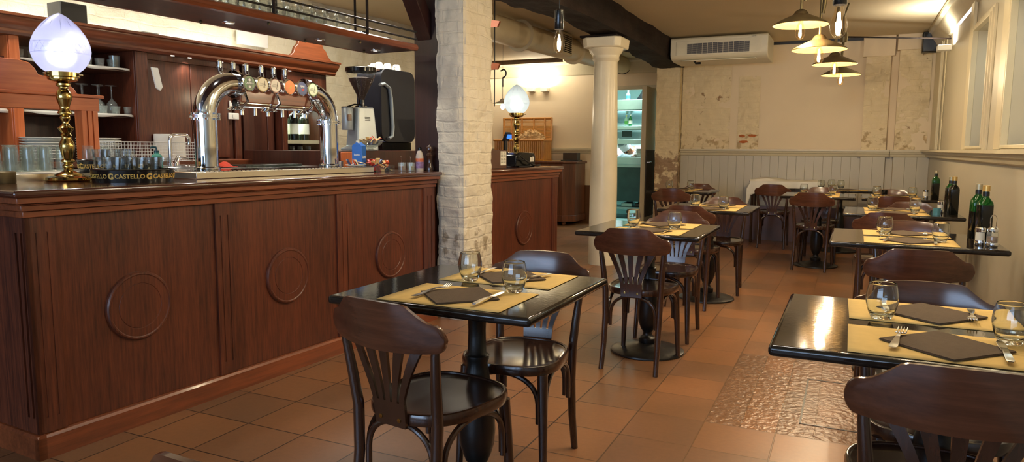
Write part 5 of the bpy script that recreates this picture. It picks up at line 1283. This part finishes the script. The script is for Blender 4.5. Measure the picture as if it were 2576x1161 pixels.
# ------------------------------------------------------------------ duct
t = thing('ventilation_duct', 'large cream round ventilation duct under the left ceiling', 'duct', (0,0,0))
a, b = Vector((-3.42, 6.9, 2.45)), Vector((-3.36, KY, 2.54))
MB().tube([a+(a-b)*.3, b], .14, 40).go('duct_tube', MT['duct'], t)
for q in (.12, .5):
    c = a+(b-a)*q; d = (b-a).normalized(); MB().tube([c-d*.012, c+d*.012], .175, 40).go('flange', MT['duct'], t)
c = a+(b-a)*.34
vn = box(c.x+.05, c.x+.19, c.y-.17, c.y+.17, c.z-.13, c.z+.13).go('vent_box', MT['duct'], t, bevel=.004)
m = MB().box(c.x+.19, c.x+.194, c.y-.14, c.y+.14, c.z-.1, c.z+.1); m.go('vent_grille', MT['black'], t, smooth=False)
m = MB()
for i in range(8): m.box(c.x+.194, c.x+.2, c.y-.14, c.y+.14, c.z-.09+i*.024, c.z-.084+i*.024)
m.go('vent_slat', MT['duct'], t, smooth=False)
m = MB().tube([(-3.36+.0, KY-.03, 2.54), (-3.36, KY-.001, 2.54)], .15, 40); m.go('wall_collar', MT['iron'], t)
# ------------------------------------------------------------------ rear left corner
t = thing('wall_uplight', 'left white wall uplight on the rear left wall', 'wall light', (-4.93, KY, 2.16)); box(-.06,.06,-.11,0,0,.06).go('housing', MT['white'], t, bevel=.003); box(-.05,.05,-.1,-.01,.0605,.062).go('diffuser', MT['led'], t)
t = thing('wall_uplight', 'right white wall uplight on the rear left wall', 'wall light', (-4.68, KY, 2.155)); box(-.06,.06,-.11,0,0,.06).go('housing', MT['white'], t, bevel=.003); box(-.05,.05,-.1,-.01,.0605,.062).go('diffuser', MT['led'], t)
for x in (-4.93, -4.68): light('AREA', 'uplight', (x, KY-.07, 2.235), 7, (1,.94,.82), .1, (180,0,0), sy=.08)
struct(MB().prism([(0,0),(.0,.03),(-.3,.03),(-.3,.0)], -7, -3.9, lambda a_, b_, q: (q, KY-.34-a_, 2.5+b_)).prism([(0,0),(.02,.0),(.02,.06),(0,.06)], -7, -3.9, lambda a_, b_, q: (q, KY-.36-a_, 2.5+b_)).go('trim_8', MT['trim'], recalc=True)).hide_render = False
bpy.data.objects.remove(bpy.data.objects['trim_8'])
struct(box(-7, -4.2, KY-.5, KY-.47, 2.57, CZ-.002).go('trim_8', mat('brown_cove_lip', srgb(116,92,66), .5), smooth=False))
o = box(-6.8, -4.3, KY-.44, KY-.41, CZ-.02, CZ-.012).go('led_strip', MT['led'], smooth=False); tag(o, 'hidden light strip along the rear left ceiling cove', 'light strip')
light('AREA', 'cove_light', (-5.4, KY-.43, CZ-.03), 10, (1,.94,.8), 2.6, (35,0,0), sy=.03)
t = thing('dresser', 'old brown wooden dresser with drawers and panelled door by the rear wall', 'dresser', (0,0,0))
DW = wood('dresser_wood', srgb(78,40,20), srgb(112,62,34), 'z', .4, .2)
x0, x1, y0, y1 = -5.5, -3.95, 10.6, 11.2
MB().prism([(x0,y0),(x1-.16,y0),(x1,y0+.14),(x1,y1),(x0,y1)], .1, .98, lambda a_, b_, q: (a_, b_, q)).go('body', DW, t, recalc=True, bevel=.004)
MB().prism([(x0-.02,y0-.03),(x1-.14,y0-.03),(x1+.03,y0+.12),(x1+.03,y1+.02),(x0-.02,y1+.02)], .98, 1.015, lambda a_, b_, q: (a_, b_, q)).go('top', DW, t, recalc=True, bevel=.008)
MB().prism([(x0-.01,y0-.02),(x1-.15,y0-.02),(x1+.02,y0+.13),(x1+.02,y1+.02),(x0-.01,y1+.02)], .06, .16, lambda a_, b_, q: (a_, b_, q)).go('plinth', DW, t, recalc=True, bevel=.006)
for k_ in range(3):
    a_ = x1-.2-(k_+1)*.44; o = box(a_, a_+.4, y0-.012, y0, .78, .93).go('drawer', DW, t, bevel=.006); MB().ball((a_+.2, y0-.025, .855), .014, 12, 8).go('knob', MT['brass'], o)
    o = box(a_, a_+.4, y0-.012, y0, .2, .74).go('door', DW, t, bevel=.006); box(a_+.07, a_+.33, y0-.02, y0-.012, .27, .67).go('door_panel', DW, o, bevel=.006)
for x in (x1-.16, x0+.15): MB().ball((x, y0+.07, .035), .036, 14, 10).go('bun_foot', DW, t)
# bamboo box with open lid
t = thing('bamboo_box', 'bamboo box with slatted lid propped open against the rear wall', 'box', (-4.98, 10.98, 1.016))
BM = wood('bamboo', srgb(176,116,50), srgb(222,166,84), 'z', .4, .2, 14, 90); BH = wood('bamboo_pole', srgb(186,124,54), srgb(214,150,70), 'x', .4, .2)
m = MB()
for i in range(24): m.tube([(-.41+i*.0357, -.16, .02), (-.41+i*.0357, -.16, .32)], .018, 8)
for i in range(9): m.tube([(.43, -.15+i*.04, .02), (.43, -.15+i*.04, .32)], .018, 8); m.tube([(-.43, -.15+i*.04, .02), (-.43, -.15+i*.04, .32)], .018, 8)
m.go('box_side', BM, t)
m = MB().tube([(-.45,-.17,.33),(.45,-.17,.33),(.45,.17,.33),(-.45,.17,.33),(-.45,-.17,.33)], .017, 10).tube([(-.45,-.17,.015),(.45,-.17,.015),(.45,.17,.015),(-.45,.17,.015),(-.45,-.17,.015)], .015, 10); m.go('rim', BH, t)
m = MB()
for i in range(16): m.box(-.42,.42,.195,.205,.36+i*.0205,.374+i*.0205)
ld = m.go('lid_slats', mat('lid_slats', srgb(206,150,76), .4, var=.15), t, smooth=False)
m = MB()
for z in (.35,.70): m.tube([(-.44,.2,z),(.44,.2,z)], .018, 10)
for x in (-.44,-.3,-.1,.12,.32,.44): m.tube([(x,.19,.34),(x,.19,.71)], .014 if abs(x) < .4 else .018, 10)
m.go('lid_frame', BH, t)
t = thing('paper_bag', 'crumpled brown paper bag lying in the bamboo box', 'bag', (-4.82, 10.98, 1.32))
m = MB(); 
def bagf(p): 
    d = 1+.28*nz(p[0]*9, p[1]*9, p[2]*14)+.12*nz(p[0]*30, p[1]*30, p[2]*30); return (p[0]*.24*d, p[1]*.11*d, .02+max(-.02, p[2]*.17*d*(1-.25*abs(p[0]))))
m.lathe([(max(sin(pi*i/40), 1e-4), -cos(pi*i/40)) for i in range(41)], 80, cap=False, fn=bagf).go('bag', mat('brown_paper', srgb(206,168,116), .8, bump=.5, bscale=20), t, sharp=75)
o = box(-.24,.24,-.11,.11,0,.003).go('yellow_paper_sheets', mat('yellow_paper', srgb(214,172,70), .8), bevel=.001); tag(o, 'yellow paper sheets lying on the dresser', 'paper', None, (-4.38, 10.86, 1.016), 6)
t = thing('storage_box', 'dark brown box with tray on the right end of the dresser', 'box', (-4.08, 10.9, 1.016))
box(-.15,.15,-.09,.1,0,.018).go('tray', MT['black'], t, bevel=.004); box(-.12,.12,-.07,.08,.019,.135).go('box_body', mat('dark_brown_box', srgb(66,52,40), .6, var=.1), t, bevel=.004)
t = thing('wall_switch_cord', 'x', 'x'); bpy.data.objects.remove(t)
# copper bracket visible beside the pillar
t = thing('copper_wall_bracket', 'row of copper scroll brackets just right of the brick pillar', 'bracket', (-3.0, 6.0, 0))
cop = mat('copper_wood', srgb(150,78,40), .35, .3)
for z in (2.31, 1.93): MB().prism([(-.16,0),(.02,.0),(.045,.05),(-.16,.09)], -.01, .02, lambda a_, b_, q, z=z: (a_, q, z+b_)).go('bracket', cop, t, recalc=True)
MB().tube([(-.01,0,1.6),(-.01,0,CZ)], .006, 8).go('rod', MT['iron'], t)
# ------------------------------------------------------------------ kitchen beyond the doorway
struct(MB().box(-5.4, -1.4, KY+.15, 14.2, -.1, 0).go('floor_kitchen', MT['kfloor'], smooth=False))
struct(MB().box(-5.4, -1.4, 14.0, 14.2, 0, 2.7).box(-5.5, -5.4, KY+.15, 14.2, 0, 2.7).box(-1.5, -1.4, KY+.15, 14.2, 0, 2.7).go('wall_kitchen', MT['tile'], smooth=False))
struct(box(-5.5, -1.4, KY+.15, 14.2, 2.7, 2.8).go('ceiling_kitchen', MT['tile'], smooth=False))
KF = 12.2
t = thing('kitchen_pass', 'stainless steel kitchen counter with overhead shelves seen through the doorway', 'kitchen counter', (-3.4, KF, 0))
def kb(x0, x1, ya, yb, z0, z1, n, m_, **k): return box(x0, x1, ya, yb, z0, z1).go(n, MT[m_], t, **k)
kb(-.8,.75,0,.7,.95,1.075,'counter_top','ksteel', bevel=.006)
kb(-.8,.75,.04,.7,.30,.95,'cabinet','ksteeld', bevel=.004)
kb(-.8,.75,.02,.04,.9,.95,'cabinet_lip','ksteel')
kb(-.8,.75,.04,.7,.0,.02,'plinth','ksteeld')
kb(-.8,.75,.0,.6,.17,.2,'lower_shelf','ksteel')
kb(-.8,.75,0,.45,1.30,1.385,'middle_shelf','ksteel', bevel=.004)
kb(-.8,.75,0,.35,1.545,1.61,'upper_shelf','ksteel', bevel=.004)
kb(-.8,.75,0,.5,1.89,2.06,'hood_fascia','ksteel', bevel=.004)
m = MB().prism([(.02,1.89),(.45,1.70),(.45,1.68),(0,1.87)], -.45, .4, lambda a_, b_, q: (q, a_, b_)); m.go('hood_filter', MT['ksteel'], t, recalc=True)
m = MB()
for i in range(26): m.box(-.44+i*.033,-.425+i*.033,.1,.11,1.72,1.86)
kb(-.8,.75,.5,.52,1.07,1.9,'back_panel','tile', smooth=False)
for x in (-.3,.1): kb(x,x+.012,.01,.03,1.385,1.4,'hook_rail','chrome')
kb(-.33,-.15,.3,.31,1.43,1.53,'menu_board','ksteeld')
kb(-.8,-.79,0,.6,0,2.06,'side_post','ksteel'); kb(.74,.75,0,.6,0,2.06,'side_post','ksteel')
pp_ = Proto(tag(MB().lathe([(1e-5,.0),(.07,.0),(.12,.014),(.13,.016),(.126,.018),(.07,.006),(1e-5,.005)], 32, cap=False).go('plate', MT['white'], sharp=60), 'x', 'plate'))
for i in range(9): pp_.put((-3.33, KF+.16, 1.0755+i*.0165), 0, 'white plate in the stack on the kitchen counter', 'plates in the kitchen')
bt_ = bottle('green_bottle', 'green bottle with cap on the upper kitchen shelf', 'bottle', mat('green_plastic', srgb(30,120,60), .3), MT['paper'], MT['white'], .2, .032); bt_.location = (-3.52, KF+.1, 1.611)
bt_ = bottle('clear_bottle', 'pale bottle beside the green bottle on kitchen shelf', 'bottle', mat('pale_plastic', srgb(160,200,180), .3), mat('lime_label', srgb(90,170,80), .5), mat('yellow_cap', srgb(210,190,60), .4), .19, .032); bt_.location = (-3.6, KF+.12, 1.611)
bt_ = bottle('water_bottle', 'clear water bottle at the top of the kitchen doorway', 'bottle', mat('water_plastic', srgb(150,200,220), .2), mat('blue_label', srgb(60,120,200), .5), MT['white'], .17, .035); bt_.location = (-3.6, KF+.2, 2.061)
t = thing('exhaust_hose', 'curved black exhaust pipe above the kitchen hood', 'pipe', (-3.3, KF+.25, 2.061)); MB().tube([(-.14,0,.012),(-.1,0,.02),(-.04,0,.05),(.0,0,.1),(.02,0,.2),(.06,0,.3),(.12,0,.42),(.2,0,.6)], [.03,.06,.085,.085,.07,.075,.09,.1], 20).go('hose', MT['black'], t)
for i, (x, w_) in enumerate(((-3.55, .2), (-3.28, .24))):
    t = thing('gastro_pan', ['steel container on the low kitchen shelf', 'dark container on the low kitchen shelf'][i], 'container', (x, KF+.2, .201)); box(-w_/2,w_/2,-.12,.14,0,.07).go('pan', MT['ksteel' if i == 0 else 'black'], t, bevel=.012)
light('AREA', 'kitchen_tube_light', (-3.3, 12.0, 2.68), 75, (.72,1,1), 1.2, (0,0,0), sy=.3)
light('AREA', 'kitchen_hood_fill', (-3.4, KF+.2, 1.67), 7, (.78,1,1), 1.0, (0,0,0), sy=.1)  # light added under the hood to lift the dark back panel
light('AREA', 'kitchen_shelf_light', (-3.4, KF+.3, 1.295), 10, (.8,1,1), .9, (0,0,0), sy=.2)
# ------------------------------------------------------------------ cook bending behind the pass
def skinned(name, nodes, edges, m, parent=None, sub=2):
    me = bpy.data.meshes.new(name); me.from_pydata([n[0] for n in nodes], edges, []); o = bpy.data.objects.new(name, me); C.objects.link(o)
    sk = o.modifiers.new('skin', 'SKIN'); sk.use_smooth_shade = True
    for i, n in enumerate(nodes):
        r = n[1] if isinstance(n[1], tuple) else (n[1], n[1]); o.data.skin_vertices[0].data[i].radius = r
    o.data.skin_vertices[0].data[0].use_root = True
    s_ = o.modifiers.new('sub', 'SUBSURF'); s_.levels = sub; s_.render_levels = sub
    me.materials.append(m)
    if parent: o.parent = parent
    return o
t = thing('person', 'cook in white cap and jacket bending forward behind the kitchen counter', 'person', (-3.62, 13.1, 0), 0)
skin = mat('skin', srgb(176,122,92), .55, var=.05)
wj = mat('cook_jacket', srgb(214,220,226), .8, bump=.2, bscale=20)
# local: faces -y; pelvis at origin height .95, torso bends forward
N_ = [((0,0,.93),(.11,.08)), ((0,-.1,1.06),(.11,.08)), ((0,-.26,1.15),(.11,.08)), ((.0,-.4,1.2),(.09,.07)), ((0,-.5,1.235),.055), ((0,-.56,1.22),.05),
      ((-.19,-.38,1.19),.045), ((-.26,-.5,1.1),.04), ((-.2,-.62,1.1),.036), ((-.17,-.68,1.1),.03),
      ((.19,-.38,1.19),.045), ((.26,-.5,1.1),.04), ((.2,-.62,1.1),.036), ((.17,-.68,1.1),.03),
      ((-.1,.0,.86),.095), ((-.11,-.02,.48),.06), ((-.11,.03,.09),.042), ((-.11,-.12,.04),.04),
      ((.1,.0,.86),.095), ((.11,-.02,.48),.06), ((.11,.03,.09),.042), ((.11,-.12,.04),.04)]
E_ = [(0,1),(1,2),(2,3),(3,4),(4,5),(3,6),(6,7),(7,8),(8,9),(3,10),(10,11),(11,12),(12,13),(0,14),(14,15),(15,16),(16,17),(0,18),(18,19),(19,20),(20,21)]
body = skinned('body', N_, E_, skin, t)
jk = skinned('jacket', [(N_[0][0],(.185,.15)), (N_[1][0],(.19,.155)), (N_[2][0],(.215,.165)), (N_[3][0],(.175,.145)), (N_[6][0],.095), (N_[7][0],.066), ((-.225,-.565,1.1),.052), (N_[10][0],.095), (N_[11][0],.066), ((.225,-.565,1.1),.05)],
    [(0,1),(1,2),(2,3),(3,4),(4,5),(5,6),(3,7),(7,8),(8,9)], wj, t)
tr = skinned('trousers', [((0,0,.93),(.165,.125)), (N_[14][0],.107), (N_[15][0],.072), ((-.11,.03,.1),.06), (N_[18][0],.107), (N_[19][0],.072), ((.11,.03,.1),.06)], [(0,1),(1,2),(2,3),(0,4),(4,5),(5,6)], mat('check_trousers', srgb(70,76,84), .8), t)
# head: turned down to his right
hd = MB()
HC = Vector((.02,-.655,1.205)); HM = Matrix.Rotation(radians(-32), 3, 'Y') @ Matrix.Rotation(radians(38), 3, 'X') @ Matrix.Rotation(radians(48), 3, 'Z')
def headf(p):
    x, y, z = p     # unit-ish sphere, face towards -y
    w = .075*(1-.18*max(0, -z)); d = .095; h = .115
    q = [x*w, y*d, z*h]
    if y < 0:
        q[1] += -.022*math.exp(-((x*.9)**2/.02+(z+.12)**2/.03))    # nose
        q[1] += .008*math.exp(-((abs(x)-.38)**2/.03+(z-.08)**2/.02))  # eye hollows
        q[1] += -.006*math.exp(-((x)**2/.08+(z+.45)**2/.01))       # lips
        q[1] += -.01*math.exp(-(x**2/.1+(z+.8)**2/.06))           # chin
    return tuple(HC+HM @ Vector(q))
hd.lathe([(max(sin(pi*i/28), 1e-4), -cos(pi*i/28)) for i in range(29)], 44, cap=False, fn=headf).go('head', skin, t, sharp=80)
def hp_(v): return tuple(HC+HM @ Vector(v))
for s in (-1, 1):
    MB().ball(hp_((s*.028,-.0815,.010)), .0095, 12, 8).go('eye', MT['white'], t); MB().ball(hp_((s*.029,-.0895,.004)), .004, 8, 6).go('pupil', MT['black'], t)
    MB().tube([hp_((s*.014,-.097,.03)), hp_((s*.03,-.096,.035)), hp_((s*.046,-.085,.03))], .003, 6).go('eyebrow', MT['beans'] if 'beans' in MT else MT['black'], t)
    MB().ball(hp_((s*.077,.0,.0)), .022, 12, 8, (.45,.7,1.2)).go('ear', skin, t)
MB().tube([hp_((-.02,-.098,-.05)), hp_((0,-.104,-.052)), hp_((.02,-.098,-.05))], .0035, 6).go('mouth', mat('lips', srgb(140,74,64), .5), t)
MB().lathe([(max(sin(pi*i/28), 1e-4), -cos(pi*i/28)) for i in range(13, 29)], 36, cap=False, fn=lambda p: hp_((p[0]*.08, p[1]*.1+.012, p[2]*.118-.0))).go('hair', mat('dark_hair', srgb(36,28,24), .6, bump=.5, bscale=80), t)
MB().lathe([(.086,.035),(.088,.04),(.088,.1),(.094,.13),(.08,.16),(.001,.165)], 32, cap=False, fn=lambda p: hp_((p[0], p[1]*1.15+.01, p[2]))).go('cap', mat('cook_cap', srgb(222,228,234), .8), t, solid=.002)
for s in (-1, 1):
    hx, hy, hz_ = s*.165, -.70, 1.098
    o = skinned('hand', [((hx,hy+.02,hz_+.01),.028), ((hx,hy-.03,hz_),(.034,.016)), ((hx,hy-.055,hz_-.004),(.036,.014))], [(0,1),(1,2)], skin, t, 1)
    for k in range(4):
        x = hx+(k-1.5)*.018; L_f = (.055,.065,.06,.048)[k]
        skinned('finger', [((x,hy-.05,hz_-.002),.0085), ((x,hy-.05-L_f*.5,hz_+.0),.008), ((x,hy-.05-L_f,hz_-.012),.0065)], [(0,1),(1,2)], skin, t, 1)
    skinned('thumb', [((hx-s*.03,hy-.01,hz_),.01), ((hx-s*.048,hy-.04,hz_-.004),.009), ((hx-s*.048,hy-.065,hz_-.008),.0075)], [(0,1),(1,2)], skin, t, 1)
# ------------------------------------------------------------------ wine bottles in the wall niches
nb = Proto(bottle('wine_bottle', 'x', 'bottle', DKG, MT['paper'], MT['blackgloss'], .31, .038))
nb.put((RX+.14, 6.62, 1.2505), 0, 'wine bottle with white label in the far wall niche')
nb.put((RX+.12, 4.9, 1.2505), 0, 'wine bottle with white label in the nearer wall niche')
#@@LIGHT
# ------------------------------------------------------------------ room lights and added fill lights
def downlight(label, x, y, p, z=CZ):  # made-up spot fixture out of view, added as fill
    t = thing('ceiling_downlight', label, 'ceiling light', (x, y, z-.004)); MB().lathe([(.05,0),(.05,.004)], 24).go('trim_ring', MT['white'], t); MB().lathe([(.04,-.002),(.04,.0)], 20).go('lens', MT['spotglow'], t)
    light('SPOT', 'downlight', (x, y, z-.02), p, (1,.8,.58), .05, (0,0,0), angle=130)
DLS = [(-.9, .2, 'in front'), (-.9, -1.6, 'towards the window'), (-3.9, -.4, 'left of the bar end')]
for x, y, w_ in DLS: downlight('added ceiling fill spot behind the camera, %s' % w_, x, y, 8)
def fill_panel(label, x, y, p, s=.5):  # invented panel fixture around a fill area light, outside the frame
    t = thing('ceiling_fill_panel', label, 'fill lamp', (x, y, CZ)); box(-s/2-.02,s/2+.02,-s/2-.02,s/2+.02,-.03,-.001).go('housing', MT['white'], t, bevel=.004); box(-s/2,s/2,-s/2,s/2,-.033,-.0305).go('diffuser', MT['spotglow'], t)
    light('AREA', 'panel_fill_light', (x, y, CZ-.04), p, LC, s, (0,0,0), sy=s)
LC = (1,.94,.83)
fill_panel('added square fill panel over the nearest tables', -.5, 2.9, 12)
for x, y, w_ in ((-.35, 4.6, 'over the second wall table'), (-1.2, 4.3, 'over the table beside the column'), (.3, 3.4, 'by the right wall')): downlight('added ceiling fill spot %s' % w_, x, y, 26)  # small fill spots added above the frame over the tables
fill_panel('added square fill panel behind the bar', -3.9, 2.2, 14)
fill_panel('added square fill panel before the far counter', -3.6, 4.9, 30)
# LED strip hidden on top of the back-bar cornice, washing the brick wall
o = box(-.012, .012, -.8, 3.0, 0, .008).go('led_strip', MT['led'], smooth=False); tag(o, 'light strip lying on the back-bar cornice', 'light strip', None, B(-2.2, 0, 1.976), BA)
light('AREA', 'cornice_light', B(-2.13, 1.1, 1.99), 5.6, (1,1,.94), .05, (180,-12,BA), sy=4.2)
for u in (.55, 1.25, 1.93, 2.54): light('SPOT', 'rack_spot', B(-.33, u, 1.855), 7, (1,.94,.84), .03, (0,0,0), angle=120)
for u in (.4, 1.3, 2.12, 2.62): light('SPOT', 'cornice_spot', B(-1.8, u, 1.85), 4, (1,.93,.82), .03, (0,0,0), angle=110)
# daylight through the shop window behind the camera
light('AREA', 'window_daylight', (-2.1, -3.2, 1.55), 140, (.5,.7,1), 4.4, (90,0,0), sy=1.6)
w = bpy.data.worlds.new('world'); SC.world = w; w.use_nodes = True
w.node_tree.nodes['Background'].inputs[0].default_value = (.6,.7,1,1); w.node_tree.nodes['Background'].inputs[1].default_value = .3
# ------------------------------------------------------------------ camera
cam = bpy.data.cameras.new('camera'); co = bpy.data.objects.new('camera', cam); C.objects.link(co); SC.camera = co
R_ = [[0.9045414354466099, -0.05366575916344507, 0.42299500925377087], [0.4263496284491476, 0.10092836115496073, -0.8989101513698952], [0.005548502632282207, 0.9934452436888432, 0.11417426115615827]]
co.matrix_world = Matrix.Translation((0,0,1.213)) @ Matrix(R_).to_4x4()
cam.sensor_width = 36; cam.lens = 1804/2576*36; cam.clip_start = .05
SC.view_settings.view_transform = 'Standard'; SC.view_settings.look = 'None'; SC.view_settings.exposure = .2; SC.view_settings.gamma = 1
